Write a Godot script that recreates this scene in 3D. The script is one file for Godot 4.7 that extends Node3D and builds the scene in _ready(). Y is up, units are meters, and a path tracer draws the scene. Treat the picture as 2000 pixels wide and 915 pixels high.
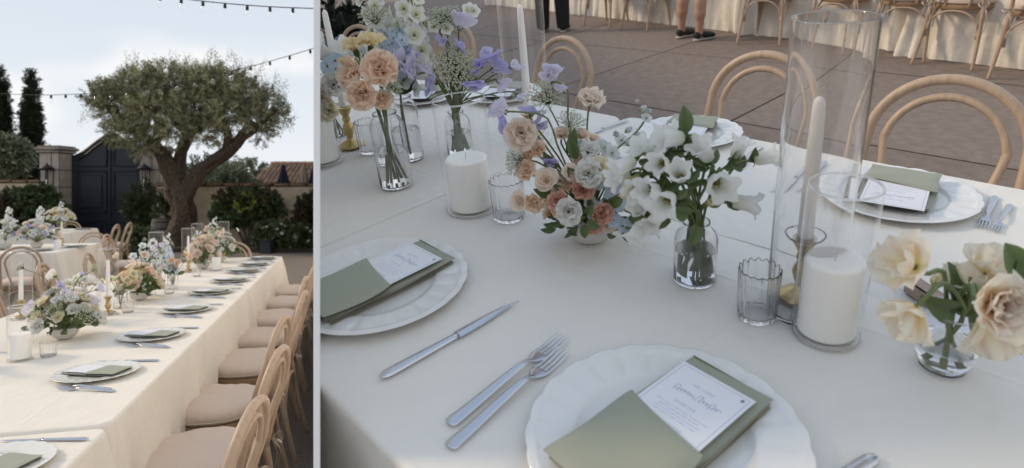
extends Node3D
# A banquet in a courtyard: a long table under an olive tree, and beyond a white dividing wall a table laid on a tilted terrace.

var M := {}                      # materials
var cur := Transform3D()         # frame of the place being furnished (level yard or tilted terrace)
var rng := RandomNumberGenerator.new()
var used := {}
var cache := {}
const ORD := ["first", "second", "third", "fourth", "fifth", "sixth", "seventh", "eighth", "ninth", "tenth"]


class Sh:                        # a shape being collected
	var v := PackedVector3Array()
	var c := PackedColorArray()
	var uv := PackedVector2Array()
	var ix := PackedInt32Array()
	var col := Color.WHITE

	func pt(p: Vector3, t := Vector2.ZERO) -> int:
		v.append(p)
		c.append(col)
		uv.append(t)
		return v.size() - 1

	func tri(a: int, b: int, d: int) -> void:
		ix.append(a)
		ix.append(b)
		ix.append(d)

	func quad(a: int, b: int, d: int, e: int) -> void:
		tri(a, b, d)
		tri(a, d, e)

	# f(u, v) with u and v from 0 to 1; returns a point
	func grid(nu: int, nv: int, f: Callable, paint = null) -> Sh:
		var s := v.size()
		for j in nv + 1:
			for i in nu + 1:
				var a := float(i) / nu
				var b := float(j) / nv
				if paint != null:
					col = paint.call(a, b)
				pt(f.call(a, b), Vector2(a, b))
		for j in nv:
			for i in nu:
				var k := s + j * (nu + 1) + i
				quad(k, k + 1, k + nu + 2, k + nu + 1)
		return self

	# profile of Vector2(radius, height), outside going up; a doubled point makes a sharp edge
	func lathe(pr: Array, n := 24, xf := Transform3D(), shape = null) -> Sh:
		var s := v.size()
		for i in pr.size():
			for j in n + 1:
				var a := TAU * (j % n) / n
				var r: float = pr[i].x
				var y: float = pr[i].y
				if shape != null:
					var q: Vector2 = shape.call(a, r, y)
					r = q.x
					y = q.y
				pt(xf * Vector3(cos(a) * r, y, sin(a) * r), Vector2(float(j) / n, float(i) / maxi(1, pr.size() - 1)))
		for i in pr.size() - 1:
			if pr[i].is_equal_approx(pr[i + 1]):
				continue
			for j in n:
				var a := s + i * (n + 1) + j
				var b := a + n + 1
				tri(a, a + 1, b)
				tri(b, a + 1, b + 1)
		return self

	# a swept tube; radii may be one number, an array of numbers, or an array of Vector2 (across, along up)
	func tube(ps: Array, rs, n := 6, up := Vector3.ZERO, cap := true) -> Sh:
		var s := v.size()
		var m := ps.size()
		var side := Vector3.ZERO
		for i in m:
			var d: Vector3 = (ps[mini(i + 1, m - 1)] - ps[maxi(i - 1, 0)]).normalized()
			if up != Vector3.ZERO:
				side = d.cross(up).normalized()
			elif side == Vector3.ZERO:
				side = d.cross(Vector3.UP if absf(d.y) < 0.9 else Vector3.RIGHT).normalized()
			else:
				side = (side - d * side.dot(d)).normalized()
			var nn := side.cross(d).normalized()
			var r = rs[i] if rs is Array else rs
			var rr: Vector2 = r if r is Vector2 else Vector2(r, r)
			for j in n + 1:
				var a := TAU * (j % n) / n
				pt(ps[i] + side * cos(a) * rr.x + nn * sin(a) * rr.y, Vector2(float(j) / n, float(i) / (m - 1)))
		for i in m - 1:
			for j in n:
				var a := s + i * (n + 1) + j
				var b := a + n + 1
				tri(a, b, a + 1)
				tri(b, b + 1, a + 1)
		if cap:
			for e in [0, m - 1]:
				var k := pt(ps[e])
				for j in n:
					var a: int = s + e * (n + 1) + j
					if e == 0:
						tri(k, a, a + 1)
					else:
						tri(k, a + 1, a)
		return self

	# a box with chamfered edges
	func box(at: Vector3, size: Vector3, bev := 0.0, bs := Basis()) -> Sh:
		var h := size / 2
		bev = minf(bev, minf(h.x, minf(h.y, h.z)) * 0.9)
		var id := {}
		for sx in [-1, 1]:
			for sy in [-1, 1]:
				for sz in [-1, 1]:
					var q := Vector3(sx, sy, sz)
					for ax in 3:
						var p := q * (h - Vector3.ONE * bev)
						p[ax] = q[ax] * h[ax]
						id[[sx, sy, sz, ax]] = pt(at + bs * p, Vector2(p[(ax + 1) % 3], p[(ax + 2) % 3]))
		for ax in 3:
			var b := (ax + 1) % 3
			var d := (ax + 2) % 3
			for s in [-1, 1]:
				var k := []
				for w in [[-1, -1], [1, -1], [1, 1], [-1, 1]]:
					var q := [0, 0, 0, ax]
					q[ax] = s
					q[b] = w[0]
					q[d] = w[1]
					k.append(id[q])
				if s < 0:
					quad(k[0], k[1], k[2], k[3])
				else:
					quad(k[3], k[2], k[1], k[0])
			if bev > 0.0:
				for sb in [-1, 1]:
					for sd in [-1, 1]:
						var e := []
						for w in [[-1, b], [-1, d], [1, d], [1, b]]:
							var q := [0, 0, 0, w[1]]
							q[ax] = w[0]
							q[b] = sb
							q[d] = sd
							e.append(id[q])
						if sb * sd > 0:
							quad(e[0], e[1], e[2], e[3])
						else:
							quad(e[3], e[2], e[1], e[0])
		if bev > 0.0:
			for sx in [-1, 1]:
				for sy in [-1, 1]:
					for sz in [-1, 1]:
						if sx * sy * sz > 0:
							tri(id[[sx, sy, sz, 0]], id[[sx, sy, sz, 2]], id[[sx, sy, sz, 1]])
						else:
							tri(id[[sx, sy, sz, 0]], id[[sx, sy, sz, 1]], id[[sx, sy, sz, 2]])
		return self

	func add(o: Sh, xf := Transform3D(), tint := Color.WHITE) -> Sh:
		var s := v.size()
		for i in o.v.size():
			v.append(xf * o.v[i])
			c.append(o.c[i] * tint)
			uv.append(o.uv[i])
		for i in o.ix:
			ix.append(i + s)
		return self

	func flat() -> ArrayMesh:    # facets: every triangle its own corners
		var o := Sh.new()
		for i in ix:
			o.col = c[i]
			o.ix.append(o.pt(v[i], uv[i]))
		return o.done()

	func done() -> ArrayMesh:
		var n := PackedVector3Array()
		n.resize(v.size())
		var first := {}
		for i in range(0, ix.size(), 3):
			var a := v[ix[i]]
			var f := (v[ix[i + 2]] - a).cross(v[ix[i + 1]] - a)
			for k in 3:
				n[ix[i + k]] += f
		for i in v.size():
			n[i] = n[i].normalized() if n[i].length_squared() > 0.0 else Vector3.UP
		var arr := []
		arr.resize(Mesh.ARRAY_MAX)
		arr[Mesh.ARRAY_VERTEX] = v
		arr[Mesh.ARRAY_NORMAL] = n
		arr[Mesh.ARRAY_COLOR] = c
		arr[Mesh.ARRAY_TEX_UV] = uv
		arr[Mesh.ARRAY_INDEX] = ix
		var m := ArrayMesh.new()
		m.add_surface_from_arrays(Mesh.PRIMITIVE_TRIANGLES, arr)
		return m


# ---------- naming and placing ----------
func numbered(nm: String, key) -> String:
	var k := [key, nm]
	used[k] = used.get(k, -1) + 1
	return nm if used[k] == 0 else "%s_%03d" % [nm, used[k]]

func tag(o: Node3D, label: String, cat: String, group := "") -> Node3D:
	o.set_meta("label", label)
	o.set_meta("category", cat)
	if group:
		o.set_meta("group", group)
	return o

func thing(nm: String, label: String, cat: String, xf: Transform3D, group := "") -> Node3D:
	var o := Node3D.new()
	o.name = numbered(nm, 0)
	o.transform = cur * xf
	add_child(o, true)
	return tag(o, label, cat, group)

func part(nm: String, mesh: Mesh, mt: Material, parent: Node3D, xf := Transform3D()) -> MeshInstance3D:
	var o := MeshInstance3D.new()
	o.name = numbered(nm, parent.get_instance_id())
	o.mesh = mesh
	o.material_override = mt
	o.transform = xf
	parent.add_child(o, true)
	return o

func solo(nm: String, mesh: Mesh, mt: Material, label: String, cat: String, xf: Transform3D, group := "") -> MeshInstance3D:
	var o := part(nm, mesh, mt, self, cur * xf)
	tag(o, label, cat, group)
	return o

func struct(nm: String, mesh: Mesh, mt: Material, xf := Transform3D(), label := "") -> MeshInstance3D:
	var o := part(nm, mesh, mt, self, cur * xf)
	o.set_meta("kind", "structure")
	if label:
		o.set_meta("label", label)
	return o

func dup(o: Node3D, xf: Transform3D, label: String, group := "") -> Node3D:
	var base: String = o.get_meta("base")
	var d: Node3D = o.duplicate()
	d.name = numbered(base, 0)
	d.transform = cur * xf
	d.set_meta("label", label)
	if group:
		d.set_meta("group", group)
	add_child(d, true)
	return d

# the first call of a kind builds it, later calls copy it
func again(key: String, nm: String, make: Callable, label: String, cat: String, xf: Transform3D, group := "") -> Node3D:
	if cache.has(key):
		return dup(cache[key], xf, label, group)
	var o := thing(nm, label, cat, xf, group)
	o.set_meta("base", nm)
	make.call(o)
	cache[key] = o
	return o

func face(dir: Vector3, at := Vector3.ZERO) -> Transform3D:      # y axis along dir
	var y := dir.normalized()
	var x := y.cross(Vector3.FORWARD if absf(y.z) < 0.9 else Vector3.RIGHT).normalized()
	return Transform3D(Basis(x, y, x.cross(y)), at)

func turned(at: Vector3, yaw: float, scale := 1.0) -> Transform3D:
	return Transform3D(Basis(Vector3.UP, yaw).scaled(Vector3.ONE * scale), at)

func lin(r: float, g: float, b: float, a := 1.0) -> Color:
	var c := Color(r, g, b).linear_to_srgb()
	c.a = a
	return c

# ---------- materials ----------
func mat(key: String, c: Color, rough := 0.8, o := {}) -> StandardMaterial3D:
	var m := StandardMaterial3D.new()
	m.resource_name = key
	m.albedo_color = Color(c.r, c.g, c.b).linear_to_srgb()
	m.roughness = rough
	m.metallic_specular = o.get("spec", 0.5)
	m.metallic = o.get("metal", 0.0)
	if o.has("alpha"):
		m.transparency = BaseMaterial3D.TRANSPARENCY_ALPHA
		m.albedo_color.a = o.alpha
	if o.has("refract"):
		m.transparency = BaseMaterial3D.TRANSPARENCY_ALPHA
		m.albedo_color.a = 0.02
		m.refraction_enabled = true
		m.refraction_scale = o.refract
	if o.get("vc", false):
		m.vertex_color_use_as_albedo = true
	if o.has("back"):
		m.backlight_enabled = true
		m.backlight = o.back
	if o.has("sss"):
		m.subsurf_scatter_enabled = true
		m.subsurf_scatter_strength = o.sss
	if o.has("rim"):
		m.rim_enabled = true
		m.rim = o.rim
	if o.has("coat"):
		m.clearcoat_enabled = true
		m.clearcoat = o.coat
		m.clearcoat_roughness = 0.1
	if o.has("tex"):
		m.albedo_texture = o.tex
	if o.has("normal"):
		m.normal_enabled = true
		m.normal_texture = o.normal
		m.normal_scale = o.get("bump", 0.3)
	if o.has("height"):
		m.heightmap_enabled = true
		m.heightmap_texture = o.height
		m.heightmap_scale = o.get("depth", 1.0)
	if o.has("scale"):
		m.uv1_triplanar = true
		m.uv1_world_triplanar = o.get("world", false)
		m.uv1_scale = o.scale
	M[key] = m
	return m

func noise(freq: float, lo: Color, hi: Color, seed_ := 1, oct := 4, kind := FastNoiseLite.TYPE_SIMPLEX_SMOOTH, size := 512, mid := 0.0) -> NoiseTexture2D:
	var t := NoiseTexture2D.new()
	var n := FastNoiseLite.new()
	n.noise_type = kind
	n.frequency = freq
	n.seed = seed_
	n.fractal_octaves = oct
	t.noise = n
	t.width = size
	t.height = size
	t.seamless = true
	var g := Gradient.new()
	g.set_color(0, lo.linear_to_srgb())
	g.set_color(1, hi.linear_to_srgb())
	if mid > 0.0:
		g.set_offset(0, mid)
		g.set_offset(1, 1.0 - mid)
	t.color_ramp = g
	return t

func g1(x: float) -> Color:
	return Color(x, x, x)

func make_materials() -> void:
	var grain := noise(0.02, g1(0.62), g1(1.0), 3, 5)
	var fine := noise(0.25, g1(0.0), g1(1.0), 5, 3)
	var weave := noise(0.4, g1(0.3), g1(1.0), 9, 2)
	var soft := noise(0.006, g1(0.0), g1(1.0), 33, 3)
	soft.as_normal_map = true
	soft.bump_strength = 14.0
	soft.color_ramp = null
	var blotch := noise(0.012, g1(0.72), g1(1.0), 21, 5)
	mat("cloth", Color(0.78, 0.735, 0.66), 0.85, {"normal": soft, "bump": 0.4, "rim": 0.15, "height": weave, "depth": 0.03, "scale": Vector3.ONE * 3.0})
	mat("cloth_far", Color(0.765, 0.738, 0.69), 0.85, {"normal": soft, "bump": 0.4, "rim": 0.15, "height": weave, "depth": 0.03, "scale": Vector3.ONE * 3.0})
	mat("cloth_seam", Color(0.70, 0.66, 0.60), 0.85, {"rim": 0.15, "height": weave, "depth": 0.03, "scale": Vector3.ONE * 3.0})
	mat("china", Color(0.78, 0.76, 0.71), 0.16, {"coat": 0.4})
	mat("china_far", Color(0.76, 0.755, 0.74), 0.16, {"coat": 0.4})
	mat("sage", Color(0.315, 0.33, 0.258), 0.6, {"rim": 0.3, "height": weave, "depth": 0.02, "scale": Vector3.ONE * 14.0})
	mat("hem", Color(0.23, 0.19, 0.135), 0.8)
	mat("paper", Color(0.78, 0.78, 0.82), 0.7, {"tex": menu_print()})
	mat("paper_plain", Color(0.74, 0.74, 0.80), 0.7)
	mat("steel", Color(0.62, 0.62, 0.65), 0.22, {"metal": 1.0})
	mat("brass", Color(0.52, 0.38, 0.17), 0.28, {"metal": 1.0})
	mat("glass", Color(1, 1, 1), 0.03, {"alpha": 0.004})
	mat("glass_solid", Color(1, 1, 1), 0.02, {"refract": 0.05})
	mat("water", Color(1, 1, 1), 0.02, {"refract": 0.033})
	mat("wax", Color(0.90, 0.885, 0.84), 0.45, {"sss": 0.35})
	mat("wick", Color(0.6, 0.57, 0.52), 0.9)
	mat("wood", Color(0.53, 0.385, 0.275), 0.45, {"tex": noise(0.015, g1(0.68), g1(1.05), 4, 5), "scale": Vector3(7, 1.2, 7)})
	mat("seat_wood", Color(0.38, 0.245, 0.14), 0.45, {"tex": grain, "scale": Vector3(1.5, 8, 8)})
	mat("linen", Color(0.62, 0.51, 0.43), 0.9, {"rim": 0.25, "height": weave, "depth": 0.05, "scale": Vector3.ONE * 10.0})
	mat("tie", Color(0.55, 0.49, 0.41), 0.9)
	mat("ground", Color(0.23, 0.195, 0.165), 0.9, {"tex": noise(0.035, g1(0.55), g1(1.0), 7, 6, FastNoiseLite.TYPE_SIMPLEX_SMOOTH, 1024), "height": fine, "depth": 0.5, "scale": Vector3.ONE * 0.9, "world": true})
	mat("concrete", Color(0.25, 0.194, 0.162), 0.85, {"tex": noise(0.012, g1(0.70), g1(1.05), 8, 6, FastNoiseLite.TYPE_SIMPLEX_SMOOTH, 1024), "height": fine, "depth": 0.08, "scale": Vector3.ONE * 0.8})
	mat("concrete_dark", Color(0.235, 0.181, 0.151), 0.85, {"tex": M.concrete.albedo_texture, "height": fine, "depth": 0.08, "scale": Vector3.ONE * 0.7})
	mat("concrete_pale", Color(0.262, 0.206, 0.173), 0.85, {"tex": M.concrete.albedo_texture, "height": fine, "depth": 0.08, "scale": Vector3.ONE * 0.9})
	mat("joint", Color(0.20, 0.158, 0.136), 0.9)
	mat("white_paint", Color(0.97, 0.97, 0.97), 0.6)
	mat("stucco", Color(0.72, 0.58, 0.43), 0.95, {"tex": blotch, "height": noise(0.09, g1(0), g1(1), 12, 4), "depth": 1.2, "scale": Vector3.ONE * 0.5, "world": true})
	mat("coping", Color(0.30, 0.19, 0.12), 0.9, {"tex": blotch, "scale": Vector3.ONE * 0.8, "world": true})
	mat("limestone", Color(0.52, 0.44, 0.375), 0.9, {"tex": blotch, "height": noise(0.06, g1(0), g1(1), 14, 4), "depth": 0.8, "scale": Vector3.ONE * 0.6, "world": true})
	mat("gate", Color(0.018, 0.024, 0.033), 0.5, {"tex": grain, "scale": Vector3(2, 0.3, 2)})
	mat("iron", Color(0.012, 0.012, 0.013), 0.5, {"metal": 0.3})
	mat("bark", Color(0.19, 0.135, 0.095), 0.95, {"tex": noise(0.035, g1(0.28), g1(1.0), 17, 5), "height": noise(0.03, g1(0), g1(1), 18, 5), "depth": 11.0, "scale": Vector3(1.3, 0.45, 1.3)})
	mat("foliage", Color(1, 1, 1), 0.6, {"vc": true, "back": Color(0.35, 0.35, 0.25)})
	mat("petal", Color(1, 1, 1), 0.65, {"vc": true, "back": Color(1.0, 1.0, 1.0)})
	mat("stem", Color(0.135, 0.175, 0.06), 0.55)
	mat("leaf", Color(1, 1, 1), 0.5, {"vc": true, "back": Color(0.3, 0.3, 0.2)})
	mat("roof_tile", Color(1, 1, 1), 0.9, {"vc": true})
	mat("render_wall", Color(0.50, 0.42, 0.33), 0.95)
	mat("navy_canvas", Color(0.012, 0.016, 0.035), 0.9)
	mat("beige_canvas", Color(0.33, 0.27, 0.20), 0.9)
	mat("wire", Color(0.02, 0.02, 0.02), 0.7)
	mat("hill", Color(0.10, 0.115, 0.075), 1.0, {"tex": blotch, "scale": Vector3.ONE * 0.05, "world": true})
	mat("soil", Color(0.05, 0.036, 0.026), 1.0)
	mat("planter", Color(0.02, 0.03, 0.03), 0.7)
	mat("barrel", Color(0.17, 0.15, 0.135), 0.8, {"tex": grain, "scale": Vector3(6, 1, 6)})
	mat("skin", Color(0.44, 0.265, 0.185), 0.55, {"sss": 0.15})
	mat("black_cloth", Color(0.012, 0.012, 0.013), 0.9)
	mat("black_shoe", Color(0.012, 0.012, 0.014), 0.7)
	mat("sole", Color(0.45, 0.43, 0.40), 0.8)
	mat("hair", Color(0.03, 0.02, 0.014), 0.6)
	mat("block_wood", Color(0.46, 0.33, 0.27), 0.6, {"tex": grain, "scale": Vector3(3, 12, 12)})
	mat("ceramic", Color(0.62, 0.60, 0.56), 0.35)

# the printed menu card: a border, a small crest, headings, a line of script and lines of small print
func menu_print() -> ImageTexture:
	var w := 240
	var h := 380
	var im := Image.create(w, h, false, Image.FORMAT_RGB8)
	im.fill(Color(1, 1, 1))
	var ink := Color(0.74, 0.78, 0.86)
	for r in [Rect2i(10, 10, 220, 2), Rect2i(10, 368, 220, 2), Rect2i(10, 10, 2, 360), Rect2i(228, 10, 2, 360)]:
		im.fill_rect(r, ink)
	for r in [Rect2i(210, 20, 10, 10), Rect2i(213, 30, 4, 4)]:
		im.fill_rect(r, Color(0.5, 0.58, 0.62))
	var font := {"W": "1000110001100011010110101110111000", "E": "1111110000100001111010000100001111", "L": "1000010000100001000010000100001111", "C": "0111110000100001000010000100000111", "O": "0111010001100011000110001100010111", "M": "1000111011101011010110001100011000", "S": "0111110000100000111000001000011111", "T": "1111100100001000010000100001000010", "A": "0111010001100011111110001100011000", "R": "1111010001100011111010100100101000", "I": "0111000100001000010000100001000111", "N": "1000111001101011001110001100011000", "U": "1000110001100011000110001100010111"}
	var y := 60
	for line in [["WELCOME", 60], ["STARTER", 146], ["MAIN COURSE", 232]]:
		var word: String = line[0]
		var x0 := 120 - word.length() * 5
		y = line[1]
		for k in word.length():
			var bits: String = font.get(word[k], "")
			for b in bits.length():
				if bits[b] == "1":
					im.fill_rect(Rect2i(x0 + k * 10 + int((b % 5) * 1.5), y + int((b / 5) * 1.6), 1, 2), Color(0.66, 0.70, 0.80))
	for k in 520:            # the line of handwriting
		var t := k / 520.0
		if t > 0.46 and t < 0.52:
			continue
		var tall := 14.0 if t < 0.09 or absf(t - 0.57) < 0.05 or absf(t - 0.83) < 0.03 else 5.0
		var x := 48 + 146 * t + 4.5 * cos(t * 88.0)
		var yy := 108 - tall * 0.5 + tall * sin(t * 88.0) + 2 * sin(t * 17.0)
		im.fill_rect(Rect2i(int(x), int(yy), 2, 2), Color(0.66, 0.73, 0.80))
	for block in [[172, 4], [258, 5]]:
		for l in block[1]:
			var x: int = 40 + (l * 17) % 23
			while x < 195 - (l * 13) % 19:
				var n: int = 6 + (x * 7 + l * 5) % 15
				im.fill_rect(Rect2i(x, block[0] + l * 12, n, 3), Color(0.82, 0.85, 0.91))
				x += n + 4
	return ImageTexture.create_from_image(im)

func curve(ps: Array, n := 24) -> Array:       # a smooth line through the points
	var out := []
	var m := ps.size()
	for k in n + 1:
		var t := float(k) / n * (m - 1)
		var i := mini(int(t), m - 2)
		var f := t - i
		var a: Vector3 = ps[maxi(i - 1, 0)]
		var b: Vector3 = ps[i]
		var c: Vector3 = ps[i + 1]
		var d: Vector3 = ps[mini(i + 2, m - 1)]
		out.append(b.cubic_interpolate(c, a, d, f))
	return out


# ---------- flowers and leaves ----------
func petal(ln: float, wid: float, open: float, curl: float, cup: float, ruff: float, sd: float, c0: Color, c1: Color, blunt := 0.5, nu := 6, nv := 7, streak := Color.WHITE, much := 0.0) -> Sh:
	var s := Sh.new()
	var r := 0.0
	var y := 0.0
	for j in nv + 1:
		var t := float(j) / nv
		var a := open + curl * t
		if j > 0:
			var am := open + curl * (t - 0.5 / nv)
			r += sin(am) * ln / nv
			y += cos(am) * ln / nv
		var w := wid * pow(sin(PI * clampf(0.09 + t * (0.91 - 0.4 * blunt), 0, 1)), 0.75)
		for i in nu + 1:
			var u := 2.0 * i / nu - 1.0
			var back := (1.0 - blunt * 0.6) * 0.35 * ln * u * u * t * t
			var off := cup * u * u * w + ruff * sin(u * 6.5 + sd * 3.1 + t * 2.0) * t * t * ln + ruff * 0.6 * sin(u * 14.0 + sd) * t * t * t * ln
			s.col = c0.lerp(c1, smoothstep(0.0, 0.75, t))
			s.col = s.col.lerp(Color(s.col.r * 0.80, s.col.g * 0.76, s.col.b * 0.72), 0.22 * pow(0.5 + 0.5 * sin(u * 23.0 + sd * 5.0), 4.0) * (1.0 - 0.6 * t))
			if much > 0.0:
				var k := maxf(0.0, sin(u * 9.0 + sd * 2.0 + 2.0 * t)) * much * (1.0 - absf(t - 0.55) * 1.3)
				s.col = s.col.lerp(streak, clampf(k, 0, 1))
			s.pt(Vector3(u * w, y - cos(a) * back + sin(a) * off, r - sin(a) * back - cos(a) * off), Vector2(u, t))
	for j in nv:
		for i in nu:
			var k := j * (nu + 1) + i
			s.quad(k, k + 1, k + nu + 2, k + nu + 1)
	return s

func leaf_shape(ln: float, wid: float, open := 0.9, curl := 0.6, c := Color(0.085, 0.13, 0.045), c1 := Color(0.12, 0.17, 0.06), nu := 4, nv := 6) -> Sh:
	var s := Sh.new()
	var r := 0.0
	var y := 0.0
	for j in nv + 1:
		var t := float(j) / nv
		var a := open + curl * t
		if j > 0:
			r += sin(a) * ln / nv
			y += cos(a) * ln / nv
		var w := wid * pow(sin(PI * clampf(0.04 + 0.95 * t, 0, 1)), 0.8) * (1.15 - 0.4 * t)
		for i in nu + 1:
			var u := 2.0 * i / nu - 1.0
			s.col = c.lerp(c1, absf(u))
			var off := absf(u) * w * 0.35 + 0.06 * wid * sin(t * 19.0) * absf(u)
			s.pt(Vector3(u * w, y + sin(a) * off, r - cos(a) * off), Vector2(u, t))
	for j in nv:
		for i in nu:
			var k := j * (nu + 1) + i
			s.quad(k, k + 1, k + nu + 2, k + nu + 1)
	return s

func ball(r: float, c: Color, at := Vector3.ZERO, ny := 5, n := 7, tall := 1.0) -> Sh:
	var s := Sh.new()
	s.col = c
	var pr := []
	for i in ny + 1:
		var a := -PI / 2 + PI * i / ny
		pr.append(Vector2(maxf(cos(a) * r, 0.0001), sin(a) * r * tall))
	s.lathe(pr, n, Transform3D(Basis(), at))
	return s

# {"center": Sh, "petals": [[Sh, Transform3D], ...]} of radius about 1, facing up the y axis
func recipe(kind: String) -> Dictionary:
	var ctr := Sh.new()
	var ps := []
	var q := RandomNumberGenerator.new()
	q.seed = hash(kind)
	var bits := kind.split("_")
	var green := Color(0.13, 0.17, 0.06)
	var pal: Dictionary = {"peach": [Color(0.96, 0.74, 0.50), Color(0.97, 0.79, 0.63)], "blush": [Color(0.92, 0.80, 0.66), Color(0.94, 0.83, 0.73)], "white": [Color(0.76, 0.78, 0.56), Color(0.90, 0.89, 0.86)], "cream": [Color(0.78, 0.72, 0.40), Color(0.88, 0.83, 0.64)], "yellow": [Color(0.90, 0.76, 0.42), Color(0.93, 0.83, 0.58)], "lilac": [Color(0.70, 0.68, 0.80), Color(0.58, 0.55, 0.82)], "pale": [Color(0.84, 0.82, 0.86), Color(0.76, 0.72, 0.86)], "violet": [Color(0.55, 0.50, 0.76), Color(0.55, 0.51, 0.82)], "coral": [Color(0.84, 0.48, 0.36), Color(0.85, 0.54, 0.44)], "blue": [Color(0.78, 0.83, 0.87), Color(0.62, 0.73, 0.85)], "ice": [Color(0.80, 0.82, 0.78), Color(0.82, 0.86, 0.88)], "tulip": [Color(0.93, 0.87, 0.56), Color(0.94, 0.91, 0.80)]}
	var c0: Color = pal.get(bits[1], [Color.WHITE, Color.WHITE])[0] if bits.size() > 1 else Color.WHITE
	var c1: Color = pal.get(bits[1], [Color.WHITE, Color.WHITE])[1] if bits.size() > 1 else Color.WHITE
	match bits[0]:
		"lisianthus":
			for ring in 3:
				for k in 5:
					var p := petal([1.08, 0.92, 0.66][ring], [0.62, 0.54, 0.38][ring], [0.42, 0.26, 0.08][ring] + q.randf_range(-0.1, 0.14), [0.85, 0.55, 0.35][ring] + q.randf_range(-0.2, 0.3), 0.16, 0.17, q.randf() * 6.0, c0, c1.lerp(Color.WHITE, q.randf() * 0.12), 0.75)
					ps.append([p, Transform3D(Basis(Vector3.UP, TAU * (k + ring * 0.37) / 5 + q.randf_range(-0.28, 0.28)), Vector3(0, ring * 0.06, 0))])
			ctr.add(ball(0.13, Color(0.20, 0.19, 0.05), Vector3(0, 0.30, 0), 5, 7, 1.6))
			for k in 5:
				ctr.add(ball(0.05, Color(0.11, 0.075, 0.02), Vector3(cos(k * 1.257) * 0.15, 0.40, sin(k * 1.257) * 0.15), 4, 5, 2.0))
		"rose":
			for k in 17:
				var t := k / 16.0
				var p := petal(0.72 + 0.34 * t, 0.30 + 0.32 * t, 0.06 + 0.62 * t, 0.10 + 0.75 * t * t, 0.5 - 0.22 * t, 0.03, q.randf() * 6.0, c0, c1.lerp(Color.WHITE, 0.10 * t), 0.7)
				ps.append([p, Transform3D(Basis(Vector3.UP, k * 2.4), Vector3(0, 0.12 * (1.0 - t), 0))])
			ctr.add(ball(0.16, c0, Vector3(0, 0.45, 0), 5, 7, 1.5))
		"carnation":
			for k in 16:
				var t := (k % 4) / 3.0
				var p := petal(0.75 + 0.35 * t, 0.42, 0.15 + 0.85 * t, 0.5, 0.15, 0.13, q.randf() * 6.0, c0, c1, 0.95)
				ps.append([p, Transform3D(Basis(Vector3.UP, k * 1.7 + q.randf() * 0.3), Vector3(0, 0.1, 0))])
			ctr.add(ball(0.2, green, Vector3(0, -0.1, 0), 5, 7, 1.6))
		"sweetpea":
			ps.append([petal(1.15, 0.98, 0.45, -0.55, 0.10, 0.10, 1.0, c0, c1, 1.0, 8, 7), Transform3D(Basis(), Vector3(0, 0, 0.1))])
			ps.append([petal(1.0, 0.85, 0.75, -0.5, 0.10, 0.10, 4.0, c0, c1.lerp(Color.WHITE, 0.15), 1.0, 8, 7), Transform3D(Basis(Vector3.UP, 0.25), Vector3(0, 0, 0.05))])
			for s in [-1, 1]:
				ps.append([petal(0.75, 0.38, 0.9, -0.5, -0.35, 0.06, s * 2.0, c0, c1.lerp(Color.WHITE, 0.3), 0.8), Transform3D(Basis(Vector3.UP, PI + s * 0.45), Vector3.ZERO)])
			ctr.add(ball(0.16, c0, Vector3(0, 0.35, -0.12), 5, 7, 1.8))
			for k in 5:
				ctr.add(leaf_shape(0.42, 0.11, 2.2, 0.5, green, green, 2, 4), Transform3D(Basis(Vector3.UP, k * 1.257), Vector3(0, 0.02, 0)))
		"bell":
			var b := Sh.new()
			b.col = Color.WHITE
			var pr := [Vector2(0.10, 0.0), Vector2(0.30, 0.03), Vector2(0.44, 0.20), Vector2(0.49, 0.5), Vector2(0.50, 0.85), Vector2(0.53, 1.12), Vector2(0.60, 1.36), Vector2(0.74, 1.56), Vector2(0.90, 1.66), Vector2(0.98, 1.62)]
			var wav := func(a, r, y):
				var k := clampf((y - 1.0) / 0.6, 0, 1) if r > 0.51 else 0.0
				var l := 0.5 + 0.5 * cos(5.0 * a)
				return Vector2(r * (1.0 - 0.09 * (1.0 - l)) * (1.0 - k * 0.20 * (1.0 - pow(l, 0.7))) + 0.035 * k * sin(a * 9.0 + y * 3.0), y - 0.20 * k * (1.0 - pow(l, 0.6)) + 0.06 * k * sin(a * 7.0 + 1.0) + 0.03 * k * sin(a * 17.0))
			b.lathe(pr, 40, Transform3D(), wav)
			for i in b.v.size():
				b.c[i] = Color(0.74, 0.78, 0.56).lerp(Color(0.90, 0.895, 0.87), clampf(b.v[i].y * 1.6, 0, 1))
			ps.append([b, Transform3D()])
			ctr.add(ball(0.2, green, Vector3(0, -0.04, 0), 5, 7, 0.8))
			for k in 5:
				ctr.add(leaf_shape(0.62, 0.17, 1.0, -1.1 if k % 2 else 1.4, Color(0.05, 0.085, 0.025), Color(0.075, 0.12, 0.035)), Transform3D(Basis(Vector3.UP, k * 1.257 + 0.3), Vector3(0, -0.05, 0)))
			ctr.col = Color(0.55, 0.48, 0.14)
			ctr.tube([Vector3(0, 0.1, 0), Vector3(0, 0.75, 0)], 0.035, 5)
			for k in 6:
				ctr.col = Color(0.52, 0.42, 0.12)
				ctr.tube([Vector3(0, 0.15, 0), Vector3(cos(k * 1.047) * 0.24, 0.62, sin(k * 1.047) * 0.24)], 0.035, 4)
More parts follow.
